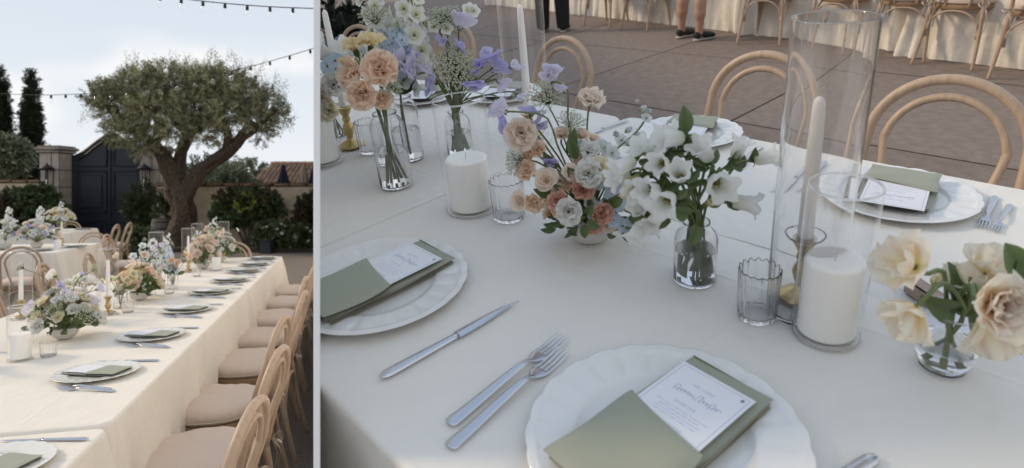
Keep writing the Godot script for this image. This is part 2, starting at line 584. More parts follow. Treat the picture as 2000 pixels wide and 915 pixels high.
		"floret":
			for k in 5:
				ps.append([petal(0.98, 0.46, 1.15, 0.25, 0.1, 0.06, q.randf() * 6.0, c0, c1, 0.6, 4, 4), Transform3D(Basis(Vector3.UP, k * 1.257), Vector3.ZERO)])
			for k in 3:
				ps.append([petal(0.5, 0.28, 0.6, 0.4, 0.1, 0.06, q.randf() * 6.0, Color(0.68, 0.70, 0.68), c0, 0.6, 3, 3), Transform3D(Basis(Vector3.UP, k * 2.09 + 0.4), Vector3.ZERO)])
			ctr.add(ball(0.14, Color(0.30, 0.33, 0.16), Vector3(0, 0.12, 0), 4, 6))
		"tulip":
			var red := Color(0.45, 0.05, 0.06)
			for k in 6:
				ps.append([petal(1.5, 0.74, [1.0, 0.62][k % 2] + q.randf_range(-0.12, 0.25), [-0.15, -0.5][k % 2] + q.randf_range(-0.2, 0.3), 0.20, 0.10, q.randf() * 6.0, c0, c1, 0.75, 8, 9, Color(0.80, 0.30, 0.28), 0.34), Transform3D(Basis(Vector3.UP, k * 1.047 + q.randf_range(-0.1, 0.1)), Vector3(0, 0.03 * (k % 2), 0))])
			ctr.add(ball(0.16, Color(0.35, 0.38, 0.10), Vector3(0, 0.2, 0), 5, 7, 2.0))
		"bud":
			for k in 6:
				ps.append([petal(1.5, 0.5, 0.55, -0.75, 0.45, 0.03, q.randf() * 6.0, Color(0.55, 0.52, 0.18), c1, 0.4, 6, 7), Transform3D(Basis(Vector3.UP, k * 1.047), Vector3(0, 0.02 * (k % 2), 0))])
			ctr.add(ball(0.2, Color(0.4, 0.42, 0.14), Vector3(0, 0.05, 0), 5, 7))
		"parrot":            # a full double tulip, red in its folds
			for k in 16:
				var t := k / 15.0
				var red := Color(0.50, 0.08, 0.05)
				ps.append([petal(0.62 + 0.62 * t, 0.30 + 0.36 * t, 0.16 + 0.85 * t + q.randf_range(-0.12, 0.12), 0.15 - 0.35 * t, 0.46 - 0.2 * t, 0.09, q.randf() * 6.0, Color(0.66, 0.28, 0.12).lerp(Color(0.92, 0.80, 0.52), t), c1, 0.6, 7, 7, red, 0.75 - 0.4 * t), Transform3D(Basis(Vector3.UP, k * 2.4), Vector3(0, 0.1 * (1.0 - t), 0))])
			ctr.add(ball(0.14, Color(0.3, 0.09, 0.04), Vector3(0, 0.35, 0), 5, 7, 1.6))
		"umbel":
			var wh := Color(0.66, 0.67, 0.56)
			for k in 46:
				var a := k * 2.3999
				var rr := sqrt(k / 46.0)
				var e := Vector3(cos(a) * rr, 0.75 + 0.28 * (1.0 - rr * rr) + q.randf_range(-0.05, 0.05), sin(a) * rr)
				ctr.col = green
				ctr.tube([Vector3.ZERO, e * Vector3(0.55, 0.75, 0.55), e], 0.014, 3, Vector3.ZERO, false)
				for j in 7:
					var o := e + Vector3(q.randf_range(-0.13, 0.13), q.randf_range(-0.02, 0.07), q.randf_range(-0.13, 0.13))
					var z := q.randf_range(0.035, 0.06)
					ctr.col = wh.lerp(Color(0.42, 0.48, 0.22), q.randf() * 0.6)
					var t1 := q.randf() * TAU
					var b0 := ctr.pt(o)
					for w in 5:
						ctr.pt(o + Vector3(cos(t1 + w * 1.257) * z, q.randf_range(0.0, 0.025), sin(t1 + w * 1.257) * z))
					for w in 5:
						ctr.tri(b0, b0 + 1 + w, b0 + 1 + (w + 1) % 5)
	return {"center": ctr, "petals": ps}

func flower(parent: Node3D, kind: String, at: Vector3, dir: Vector3, size: float, detail := false, spin := 0.0) -> void:
	if not cache.has("f_" + kind):
		var r := recipe(kind)
		var all := Sh.new()
		all.add(r.center)
		var pm := []
		for p in r.petals:
			all.add(p[0], p[1])
			pm.append([p[0].done(), p[1]])
		cache["f_" + kind] = {"whole": all.done(), "center": r.center.done(), "petals": pm}
	var f: Dictionary = cache["f_" + kind]
	var xf := face(dir, at) * Transform3D(Basis(Vector3.UP, spin).scaled(Vector3.ONE * size), Vector3.ZERO)
	if not detail or f.petals.is_empty():
		part("flower", f.whole, M.petal, parent, xf)
		return
	var o := part("flower", f.center, M.petal, parent, xf)
	for p in f.petals:
		part("petal", p[0], M.petal, o, p[1])

func stem(parent: Node3D, pts: Array, r := 0.0016) -> void:
	var s := Sh.new()
	s.tube(curve(pts, 10), r, 5)
	part("stem", s.done(), M.stem, parent)

func leaf(parent: Node3D, at: Vector3, dir: Vector3, ln: float, wid: float, tone := 1.0, bend := 0.7) -> void:
	var key := "leaf_%d" % int(bend * 10)
	if not cache.has(key):
		cache[key] = leaf_shape(1.0, 0.5, 0.1, bend).done()
	var m: StandardMaterial3D = M.leaf
	if tone > 1.3:
		if not M.has("leaf_light"):
			mat("leaf_light", Color(1.8, 1.7, 1.6), 0.5, {"vc": true, "back": Color(0.3, 0.3, 0.2)})
			M.leaf_light.albedo_color = Color(1, 1, 1)
		m = M.leaf_light
	part("leaf", cache[key], m, parent, face(dir, at) * Transform3D(Basis().scaled(Vector3(wid * 2.0, ln, ln)), Vector3.ZERO))

# a spike of florets up a stem
func spike(parent: Node3D, kind: String, foot: Vector3, tip: Vector3, n: int, size: float, bare := 0.35, detail := false) -> void:
	stem(parent, [foot, foot.lerp(tip, 0.5) + Vector3(rng.randf_range(-0.01, 0.01), 0, 0), tip], 0.0018)
	for k in n:
		var t := bare + (1.0 - bare) * k / (n - 1.0)
		var a := k * 2.4 + rng.randf() * 0.6
		var out := Vector3(cos(a), rng.randf_range(0.0, 0.5), sin(a)).normalized()
		var s := size * (1.15 - 0.55 * (t - bare) / (1.0 - bare)) * rng.randf_range(0.85, 1.15)
		flower(parent, kind, foot.lerp(tip, t) + out * s * 1.1, out, s, detail)

# a mound of mixed flowers, leaves and sprigs, the stems meeting at the foot
func posy(parent: Node3D, foot: Vector3, kinds: Array, n: int, spread: Vector3, size: float, lift: float, leaves := 16) -> void:
	for k in n:
		var a := k * 2.4 + rng.randf() * 0.5
		var h := sqrt((k + 0.5) / n)
		var out := Vector3(cos(a) * h, 0.06 + 0.95 * (1.0 - h * h) + rng.randf_range(-0.12, 0.22), sin(a) * h)
		var p := foot + Vector3(0, lift, 0) + out * spread
		var kd: String = kinds[k % kinds.size()]
		flower(parent, kd, p, (out + Vector3(0, 0.15, 0)).normalized(), size * rng.randf_range(0.8, 1.2) * (0.62 if kd.begins_with("floret") else 1.0), false, rng.randf() * TAU)
		stem(parent, [foot + Vector3(0, lift * 0.4, 0), foot.lerp(p, 0.6) + Vector3(0, 0.01, 0), p])
	for k in leaves / 2:         # a skirt of small leaves hiding the rim
		var a := rng.randf() * TAU
		var out := Vector3(cos(a), rng.randf_range(-0.22, 0.25), sin(a))
		leaf(parent, foot + Vector3(0, lift, 0) + out * spread * rng.randf_range(0.55, 0.95), out + Vector3(0, rng.randf_range(-0.5, 0.4), 0), size * rng.randf_range(0.5, 0.9), size * 0.22, 1.0 + float(k % 2), 0.6)
	for k in leaves:
		var a := rng.randf() * TAU
		var out := Vector3(cos(a), rng.randf_range(-0.15, 0.7), sin(a))
		leaf(parent, foot + Vector3(0, lift, 0) + out * spread * rng.randf_range(0.45, 0.9), out, size * rng.randf_range(0.8, 1.5), size * 0.32, 1.0 + float(k % 3 == 0), 0.7)

# leaves by the thousand: a bough of small leaves, set all through a crown
func bough(n: int, ln: float, lw: float, c: Color, c1: Color, sd: int, reach := 0.5) -> ArrayMesh:
	var s := Sh.new()
	var q := RandomNumberGenerator.new()
	q.seed = sd
	for k in n:
		var t := (k + 1.0) / n
		var a := k * 2.4
		var d := Vector3(cos(a) * 0.8, 0.55 + q.randf() * 0.4, sin(a) * 0.8).normalized()
		var side := d.cross(Vector3(q.randf() - 0.5, q.randf() - 0.5, q.randf() - 0.5)).normalized() * lw
		var b := Vector3(q.randf_range(-0.1, 0.1) * reach, t * reach, q.randf_range(-0.1, 0.1) * reach)
		s.col = c.lerp(c1, q.randf())
		var i0 := s.pt(b)
		s.pt(b + d * ln * 0.45 + side)
		s.pt(b + d * ln)
		s.pt(b + d * ln * 0.45 - side)
		s.quad(i0, i0 + 1, i0 + 2, i0 + 3)
	return s.done()

func scatter(nm: String, parent: Node3D, mesh: Mesh, places: Array, lo := 0.7, hi := 1.25) -> void:
	var mm := MultiMesh.new()
	mm.transform_format = MultiMesh.TRANSFORM_3D
	mm.use_colors = true
	mm.mesh = mesh
	mm.instance_count = places.size()
	for i in places.size():
		mm.set_instance_transform(i, places[i])
		mm.set_instance_color(i, g1(rng.randf_range(lo, hi)))
	var o := MultiMeshInstance3D.new()
	o.name = numbered(nm, parent.get_instance_id())
	o.multimesh = mm
	o.material_override = M.foliage
	o.set_meta("kind", "stuff")
	parent.add_child(o, true)

# boughs on and in a set of [centre, radii] blobs, pointing outwards
func crown_places(blobs: Array, n: int, size: float, inner := 0.35, up := 0.3) -> Array:
	var out := []
	var vol := []
	var sum := 0.0
	for b in blobs:
		sum += pow(b[1].x * b[1].y * b[1].z, 0.667)
		vol.append(sum)
	for k in n:
		var w := rng.randf() * sum
		var i := 0
		while vol[i] < w:
			i += 1
		var d := Vector3(rng.randfn(), rng.randfn(), rng.randfn()).normalized()
		var r := pow(rng.randf(), 0.4) * (1.0 - inner) + inner
		var p: Vector3 = blobs[i][0] + d * r * blobs[i][1]
		var dir := (d + Vector3(rng.randf_range(-0.6, 0.6), up + rng.randf_range(-0.5, 0.6), rng.randf_range(-0.6, 0.6))).normalized()
		out.append(face(dir, p) * Transform3D(Basis(Vector3.UP, rng.randf() * TAU).scaled(Vector3.ONE * size * rng.randf_range(0.7, 1.3)), Vector3.ZERO))
	return out

func shrub(nm: String, label: String, cat: String, at: Vector3, blobs: Array, n: int, mesh: Mesh, size: float, trunk := 0.03, group := "") -> Node3D:
	var t := thing(nm, label, cat, Transform3D(Basis(), at), group)
	scatter("foliage", t, mesh, crown_places(blobs, int(n * 1.5), size * 0.62, 0.2))
	for b in blobs.slice(0, 5):
		var s := Sh.new()
		s.tube(curve([Vector3(b[0].x * 0.1, -0.02, b[0].z * 0.1), Vector3(b[0].x * 0.35, b[0].y * 0.5, b[0].z * 0.35), b[0]], 6), [trunk, trunk * 0.95, trunk * 0.9, trunk * 0.8, trunk * 0.7, trunk * 0.5, trunk * 0.3], 6)
		part("stem", s.done(), M.bark, t)
	return t


# ---------- tableware ----------
func make_plate(o: Node3D, r: float, m: Material) -> void:
	var s := Sh.new()
	var pr := [Vector2(0.0005, 0.0060), Vector2(0.055, 0.0060), Vector2(0.083, 0.0065), Vector2(0.090, 0.0074), Vector2(0.0945, 0.0101), Vector2(0.098, 0.0119), Vector2(0.104, 0.0125), Vector2(0.118, 0.0134), Vector2(0.132, 0.0146), Vector2(0.1375, 0.0155), Vector2(0.1395, 0.0163), Vector2(0.142, 0.0157), Vector2(0.1455, 0.0161), Vector2(0.1485, 0.0165), Vector2(0.150, 0.0159), Vector2(0.149, 0.0146), Vector2(0.138, 0.0125), Vector2(0.100, 0.0083), Vector2(0.085, 0.0020), Vector2(0.083, 0.0), Vector2(0.076, 0.0), Vector2(0.074, 0.0020), Vector2(0.0005, 0.0020)]
	pr.reverse()
	var k := r / 0.150
	s.lathe(pr, 132, Transform3D(Basis().scaled(Vector3.ONE * k)), func(a, rr, y):
		var e := clampf((rr - 0.094) / 0.056, 0, 1)
		var lobe := absf(sin(a * 11.0))
		var fine := 0.5 + 0.5 * sin(a * 66.0)
		var rim := clampf((rr - 0.138) / 0.006, 0, 1) * clampf((0.147 - rr) / 0.004, 0, 1)
		var rib := exp(-pow(sin(a * 11.0) / 0.16, 2.0)) * clampf((rr - 0.099) / 0.01, 0, 1) * clampf((0.139 - rr) / 0.004, 0, 1)
		return Vector2(rr * (1.0 + 0.016 * e * e * (lobe - 0.6)), y + 0.0012 * rim * fine + (0.0016 * e * (lobe - 0.5) - 0.0014 * rib) * float(y > 0.008)))
	part("dish", s.done(), m, o)

# a napkin folded into a pocket: long axis z, pocket over the +z end; layers show along the open side
func make_napkin(o: Node3D, l := 0.235, w := 0.115) -> void:
	var soft := func(z0: float, z1: float, x0: float, x1: float, y0: float, th: float, slant: float, sd: float) -> Sh:
		var s := Sh.new()
		var nu := 14
		var nv := 18
		for side in 2:
			s.grid(nu, nv, func(a, b):
				var u: float = 2.0 * a - 1.0
				var v: float = 2.0 * b - 1.0
				var us: float = u if side == 0 else -u
				var zz: float = lerpf(z0 + slant * us, z1, b) + 0.002 * us * us * sin(b * 3.0 + sd)
				var f := pow(1.0 - pow(absf(u), 5.0), 0.5) * pow(1.0 - pow(absf(v), 9.0), 0.5)
				var wave := 0.0016 * sin(b * 8.0 + sd) * us + 0.0014 * sin(us * 3.5 + sd * 2.0 + b * 4.0)
				var y := y0 - 0.0022 * (1.0 - v * v) + 0.0012 * sin(b * 5.0 + us * 2.0) + th * 0.5 + (th * 0.5 * f + wave * f) * (1 if side == 0 else -1) 
				return Vector3(((x0 + x1) / 2 + us * (x1 - x0) / 2 * (1.0 - 0.030 * pow(absf(v), 9.0))) + 0.0018 * sin(b * 6.0 + sd + us), y, zz))
		return s
	var base := Sh.new()
	base.add(soft.call(-l / 2, l / 2 - 0.004, -w / 2, w / 2, 0.0, 0.0045, 0.0, 1.0))
	base.add(soft.call(-l / 2 + 0.004, l / 2 - 0.001, -w / 2 - 0.001, w / 2 - 0.003, 0.0035, 0.0042, 0.0, 2.3))
	base.add(soft.call(-l / 2 - 0.003, l / 2, -w / 2 + 0.001, w / 2 + 0.001, 0.007, 0.004, 0.0, 3.9))
	part("folded_layers", base.done(), M.sage, o)
	var pocket := Sh.new()
	pocket.add(soft.call(-0.002, l / 2 + 0.002, -w / 2 - 0.002, w / 2 + 0.002, 0.0142, 0.0072, 0.010, 5.1))
	part("pocket", pocket.done(), M.sage, o)
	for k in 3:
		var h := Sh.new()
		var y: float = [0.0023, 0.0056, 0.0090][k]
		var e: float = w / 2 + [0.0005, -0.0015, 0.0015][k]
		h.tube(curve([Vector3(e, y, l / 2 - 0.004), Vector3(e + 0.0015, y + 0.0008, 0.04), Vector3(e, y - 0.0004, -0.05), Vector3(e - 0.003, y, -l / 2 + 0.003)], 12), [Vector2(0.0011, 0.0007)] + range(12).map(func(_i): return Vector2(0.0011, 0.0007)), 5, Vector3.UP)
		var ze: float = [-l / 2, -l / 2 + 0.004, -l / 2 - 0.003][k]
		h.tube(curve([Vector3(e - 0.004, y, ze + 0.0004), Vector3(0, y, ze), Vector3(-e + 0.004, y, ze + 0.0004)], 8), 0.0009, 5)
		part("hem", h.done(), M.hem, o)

func make_card(o: Node3D) -> void:
	var s := Sh.new()
	var w := 0.099
	var l := 0.160
	for side in 2:
		s.grid(4, 6, func(a, b):
			var x: float = lerpf(-w / 2, w / 2, a if side == 0 else 1.0 - a)
			var z: float = lerpf(-l / 2, l / 2, b)
			return Vector3(x, (0.0006 if side == 0 else 0.0) + 0.0016 * sin(b * 2.0), z))
	var m := s
	if cache.get("plain_back", true):
		for i in m.uv.size():
			if i >= m.uv.size() / 2:
				m.uv[i] = Vector2(0.005, 0.005)
	part("sheet", m.done(), M.paper, o)

func make_fork(o: Node3D) -> void:      # handle end at +z, tines at -z
	var h := Sh.new()
	var ps := curve([Vector3(0, 0.0032, 0.100), Vector3(0, 0.0042, 0.07), Vector3(0, 0.0085, 0.01), Vector3(0, 0.0100, -0.028), Vector3(0, 0.0052, -0.046), Vector3(0, 0.0034, -0.062)], 26)
	var rr := []
	for i in 27:
		var t := i / 26.0
		var w := 0.0066 * pow(clampf(1.0 - t / 0.72, 0, 1), 0.8) * pow(clampf(t * 16.0 + 0.15, 0, 1), 0.5) + 0.0030
		if t > 0.68:
			w = lerpf(0.0032, 0.0122, smoothstep(0.68, 0.93, t))
		rr.append(Vector2(w, 0.0019 if t < 0.75 else 0.0012))
	h.tube(ps, rr, 10, Vector3.UP)
	part("handle", h.done(), M.steel, o)
	for k in 4:
		var t := Sh.new()
		var x := -0.0099 + 0.0066 * k
		var q := curve([Vector3(x, 0.0034, -0.060), Vector3(x, 0.0030, -0.082), Vector3(x * 0.96, 0.0072, -0.108)], 8)
		t.tube(q, [Vector2(0.0023, 0.0012), Vector2(0.0022, 0.0012), Vector2(0.0021, 0.0012), Vector2(0.002, 0.0011), Vector2(0.0019, 0.0011), Vector2(0.0018, 0.001), Vector2(0.0016, 0.001), Vector2(0.0013, 0.0009), Vector2(0.0008, 0.0006)], 6, Vector3.UP)
		part("tine", t.done(), M.steel, o)

func make_knife(o: Node3D) -> void:     # handle end at +z
	var h := Sh.new()
	var rr := []
	var ps := []
	for i in 16:
		var t := i / 15.0
		ps.append(Vector3(0, 0.0045, 0.118 - 0.122 * t))
		rr.append(Vector2(0.0058 + 0.0032 * pow(sin(PI * clampf(0.12 + (1.0 - t) * 0.62, 0, 1)), 2.0) * (1.0 - t) + (0.0 if i > 0 else -0.003), 0.0038 - 0.0012 * t - (0.0 if i > 0 else 0.002)))
	h.tube(ps, rr, 12, Vector3.UP)
	h.box(Vector3(0, 0.0045, -0.005), Vector3(0.0135, 0.0062, 0.0022), 0.0007)
	part("handle", h.done(), M.steel, o)
	var b := Sh.new()
	for side in 2:
		b.grid(6, 18, func(a, t):
			var z: float = -0.006 - 0.116 * t
			var e: float = 0.0088 * (1.0 - pow(t, 5.0)) + 0.001 * sin(t * PI)
			var w: float = 0.0075 * (1.0 - pow(t, 2.6)) - 0.002 * t * t
			var x: float = lerpf(-e, maxf(w, -e + 0.0002), a if side == 0 else 1.0 - a)
			var th := 0.0011 * (1.0 - pow(absf(2.0 * a - 1.0), 2.0)) + 0.00012
			return Vector3(x, 0.0042 + th * (1 if side == 0 else -1), z))
	part("blade", b.done(), M.steel, o)

func glass_wall(pr: Array, n := 40) -> ArrayMesh:
	return Sh.new().lathe(pr, n).done()

func ring(r: float, y: float, t: float, n := 40) -> Sh:
	var pr := []
	for i in 7:
		var a := TAU * i / 6
		pr.append(Vector2(r + t * cos(a), y + t * sin(a)))
	return Sh.new().lathe(pr, n)

func puck(r: float, y0: float, y1: float, n := 40, e := 0.002) -> Sh:
	return Sh.new().lathe([Vector2(0.0002, y0), Vector2(r - e, y0), Vector2(r, y0 + e), Vector2(r, y1 - e * 0.5), Vector2(r - e, y1), Vector2(0.0002, y1)], n)

func make_cylinder_glass(o: Node3D, r: float, h: float) -> void:      # a low, thin glass
	part("glass_wall", glass_wall([Vector2(r, 0.006), Vector2(r, h * 0.5), Vector2(r, h)], 56), M.glass, o)
	part("rim", ring(r - 0.0011, h, 0.0015, 56).done(), M.glass_solid, o)
	part("foot", Sh.new().lathe([Vector2(0.0002, 0.0003), Vector2(r - 0.003, 0.0003), Vector2(r - 0.0008, 0.0010), Vector2(r, 0.003), Vector2(r, 0.006)], 56).done(), M.glass, o)
	part("heel", ring(r - 0.003, 0.0036, 0.0028, 56).done(), M.glass_solid, o)

func make_tall_glass(o: Node3D, r: float, h: float) -> void:
	var w := 0.0019
	part("glass_wall", Sh.new().lathe([Vector2(0.0002, 0), Vector2(r - 0.003, 0), Vector2(r - 0.0008, 0.0008), Vector2(r, 0.003), Vector2(r, h * 0.5), Vector2(r, h - 0.002), Vector2(r + 0.0003, h - 0.0008), Vector2(r - w * 0.5, h), Vector2(r - w - 0.0003, h - 0.0008), Vector2(r - w, h - 0.002), Vector2(r - w, h * 0.5), Vector2(r - w, 0.009), Vector2(r - w - 0.002, 0.0075), Vector2(0.0002, 0.007)], 64).done(), M.glass_solid, o)

func make_pillar_candle(o: Node3D, r: float, h: float) -> void:
	var s := Sh.new().lathe([Vector2(0.0002, 0), Vector2(r - 0.002, 0), Vector2(r, 0.002), Vector2(r, h * 0.5), Vector2(r, h - 0.006), Vector2(r - 0.002, h - 0.0015), Vector2(r - 0.006, h), Vector2(r * 0.6, h - 0.0025), Vector2(0.0002, h - 0.004)], 40)
	part("wax", s.done(), M.wax, o)
	part("wick", Sh.new().tube([Vector3(0, h - 0.004, 0), Vector3(0.0006, h + 0.005, 0), Vector3(0.002, h + 0.009, 0)], 0.0009, 5).done(), M.wick, o)

func make_taper(o: Node3D, h: float) -> void:
	var s := Sh.new().lathe([Vector2(0.0002, 0), Vector2(0.0100, 0), Vector2(0.0105, 0.004), Vector2(0.0102, h * 0.3), Vector2(0.0092, h * 0.65), Vector2(0.0078, h * 0.93), Vector2(0.0068, h * 0.97), Vector2(0.004, h * 0.992), Vector2(0.0003, h)], 20)
	part("wax", s.done(), M.wax, o)
	part("wick", Sh.new().tube([Vector3(0, h - 0.002, 0), Vector3(0.0005, h + 0.008, 0), Vector3(0.004, h + 0.012, 0)], 0.0009, 5).done(), M.wick, o)

func make_candlestick(o: Node3D, h: float) -> void:
	var k := h / 0.105
	var s := Sh.new().lathe([Vector2(0.0002, 0), Vector2(0.034, 0), Vector2(0.036, 0.003), Vector2(0.035, 0.006 * k), Vector2(0.024, 0.012 * k), Vector2(0.010, 0.019 * k), Vector2(0.0085, 0.026 * k), Vector2(0.013, 0.036 * k), Vector2(0.016, 0.048 * k), Vector2(0.013, 0.058 * k), Vector2(0.008, 0.066 * k), Vector2(0.011, 0.071 * k), Vector2(0.011, 0.075 * k), Vector2(0.009, 0.082 * k), Vector2(0.015, 0.092 * k), Vector2(0.020, 0.100 * k), Vector2(0.021, 0.103 * k), Vector2(0.020, 0.105 * k), Vector2(0.0115, 0.101 * k), Vector2(0.0002, 0.100 * k)], 28, Transform3D(), func(a, r, y):
		return Vector2(r * (1.0 + (0.05 * cos(a * 8.0) if r > 0.022 else 0.0)), y))
	part("stick", s.done(), M.brass, o)

func make_votive(o: Node3D) -> void:    # a small ribbed glass
	var rib := func(a, r, y):
		return Vector2(r * (1.0 + (0.050 * cos(a * 16.0) if r > 0.0321 else 0.0)), y + (0.0016 * cos(a * 16.0) if y > 0.068 else 0.0))
	part("cup", Sh.new().lathe([Vector2(0.0002, 0), Vector2(0.0305, 0), Vector2(0.0325, 0.0015), Vector2(0.0335, 0.004), Vector2(0.0343, 0.025), Vector2(0.0352, 0.050), Vector2(0.0362, 0.069), Vector2(0.0358, 0.0715), Vector2(0.0350, 0.072), Vector2(0.0344, 0.070), Vector2(0.0335, 0.050), Vector2(0.0326, 0.025), Vector2(0.0318, 0.010), Vector2(0.0300, 0.0065), Vector2(0.0002, 0.006)], 144, Transform3D(), func(a, r, y): return Vector2(r * (1.0 + 0.04 * cos(a * 16.0) * clampf((r - 0.029) / 0.002, 0, 1)), y + 0.0016 * cos(a * 16.0) * float(y > 0.068))).done(), M.glass_solid, o)

func make_bottle(o: Node3D, r: float, h: float, neck: float, fill: float, solid := true) -> void:
	var sh := minf(0.030, h * 0.28)
	var pr := [Vector2(r, 0.006), Vector2(r, (h - sh) * 0.5), Vector2(r, h - sh), Vector2(r - 0.003, h - sh * 0.72), Vector2(lerpf(r, neck, 0.55), h - sh * 0.48), Vector2(neck + 0.001, h - sh * 0.34), Vector2(neck, h - sh * 0.2), Vector2(neck + 0.0015, h - 0.0015)]
	var all: Array = [Vector2(0.0002, 0), Vector2(r - 0.003, 0), Vector2(r - 0.0006, 0.0015)] + pr + [Vector2(neck + 0.001, h), Vector2(neck - 0.0008, h - 0.001)]
	for k in range(pr.size() - 2, -1, -1):
		all.append(pr[k] - Vector2(0.0016, 0.0))
	all.append_array([Vector2(r - 0.004, 0.0045), Vector2(0.0002, 0.004)])
	part("glass_body", Sh.new().lathe(all, 48).done(), M.glass_solid, o)
	if fill > 0.0:
		part("water", puck(r - 0.0020, 0.0064, fill, 36, 0.0006).done(), M.water if solid else M.glass, o)

func make_bowl(o: Node3D, r: float, h: float) -> void:
	part("shell", Sh.new().lathe([Vector2(0.0002, 0), Vector2(r * 0.42, 0), Vector2(r * 0.46, 0.002), Vector2(r * 0.72, h * 0.18), Vector2(r * 0.93, h * 0.48), Vector2(r, h * 0.78), Vector2(r * 0.99, h * 0.97), Vector2(r * 0.97, h), Vector2(r * 0.94, h * 0.97), Vector2(r * 0.88, h * 0.6), Vector2(0.0002, h * 0.4)], 40).done(), M.ceramic, o)

# ---------- tables and chairs ----------
# a cloth over a table: x along its length from 0 to l, z across from 0 to w, hanging hang metres
func tablecloth(l: float, w: float, hang: float, sd: int, flare := 0.05, r := 0.035, corner := 0.10) -> ArrayMesh:
	var s := Sh.new()
	var q := FastNoiseLite.new()
	q.seed = sd
	q.frequency = 1.0
	var pts := []
	var step := 0.022
	for e in 4:
		var a := [Vector2(r, 0), Vector2(l, r), Vector2(l - r, w), Vector2(0, w - r)][e] as Vector2
		var b := [Vector2(l - r, 0), Vector2(l, w - r), Vector2(r, w), Vector2(0, r)][e] as Vector2
		var nn := [Vector2(0, -1), Vector2(1, 0), Vector2(0, 1), Vector2(-1, 0)][e] as Vector2
		var n2 := [Vector2(1, 0), Vector2(0, 1), Vector2(-1, 0), Vector2(0, -1)][e] as Vector2
		var m := int(a.distance_to(b) / step)
		for k in m:
			var p := a.lerp(b, float(k) / m)
			var ec := minf(p.distance_to(a), p.distance_to(b))
			pts.append([p, nn, exp(-ec / 0.12)])
		var c := b - nn * r
		for k in 9:
			var g := nn.slerp(n2, k / 9.0)
			pts.append([c + g * r, g, 1.0])
	var n := pts.size()
	var rows := [[-0.035, -0.003], [-0.012, 0.0], [-0.005, -0.0008], [-0.0012, -0.004], [0.0, -0.010]]
	for k in 14:
		rows.append([0.0, -0.012 - (hang - 0.012) * pow((k + 1) / 14.0, 1.15)])
	var base := 0
	for row in rows:
		var d: float = -row[1] / hang
		for k in n:
			var p: Vector2 = pts[k][0]
			var g: Vector2 = pts[k][1]
			var cn: float = pts[k][2]
			var f := q.get_noise_2d(k * step * 3.2, d * 0.5) * 0.9 + 0.6 * q.get_noise_2d(k * step * 7.5 + 40.0, d * 0.8)
			var out: float = row[0] + pow(d, 0.8) * (flare + (0.02 + flare * 1.1) * f) + cn * corner * pow(d, 0.9) * (0.55 + 0.45 * sin(k * step * 42.0)) * float(d > 0.01)
			out += 0.0035 * exp(-pow((d - 0.42 - 0.015 * sin(k * step * 5.0)) / 0.012, 2.0))
			var y: float = row[1]
			if d > 0.9:
				y += 0.012 * f
			s.pt(Vector3(p.x + g.x * out, y, p.y + g.y * out), Vector2(k * step, d))
	for i in rows.size() - 1:
		for k in n:
			var a := base + i * n + k
			var b := base + i * n + (k + 1) % n
			s.quad(a, a + n, b + n, b)
	# the top: gently uneven, with pressed creases along and across
	var xs := creased(l, [l * 0.26 + 0.03 * (sd % 3), l * 0.52, l * 0.77 + 0.02 * (sd % 4)])
	var zs := creased(w, [w * 0.27, w * 0.52, w * 0.78])
	var t0 := s.v.size()
	for z in zs[0]:
		for x in xs[0]:
			var y := 0.0016 * q.get_noise_2d(x * 4.5, z * 4.5) + 0.0008 * q.get_noise_2d(x * 11.0 + 9.0, z * 11.0)
			for c in xs[1]:
				y += 0.0020 * exp(-pow((x - c) / 0.0036, 2.0)) * (0.6 + 0.6 * q.get_noise_1d(z * 3.0 + c * 9.0))
			for c in zs[1]:
				y += 0.0020 * exp(-pow((z - c) / 0.0036, 2.0)) * (0.6 + 0.6 * q.get_noise_1d(x * 3.0 + c * 9.0))
			var e := minf(minf(x, l - x), minf(z, w - z))
			s.pt(Vector3(x, y * smoothstep(0.012, 0.09, e), z), Vector2(x, z))
	var m := (xs[0] as Array).size()
	for j in (zs[0] as Array).size() - 1:
		for i in m - 1:
			var a := t0 + j * m + i
			s.quad(a, a + 1, a + m + 1, a + m)
	return s.done()

func creased(l: float, at: Array) -> Array:
	var out := []
	var n := int(l / 0.035)
	for k in n + 1:
		out.append(lerpf(0.0125, l - 0.0125, float(k) / n))
	for c in at:
		for o in [-0.009, -0.006, -0.004, -0.002, 0.0, 0.002, 0.004, 0.006, 0.009]:
			out.append(c + o)
	out.sort()
	return [out, at]

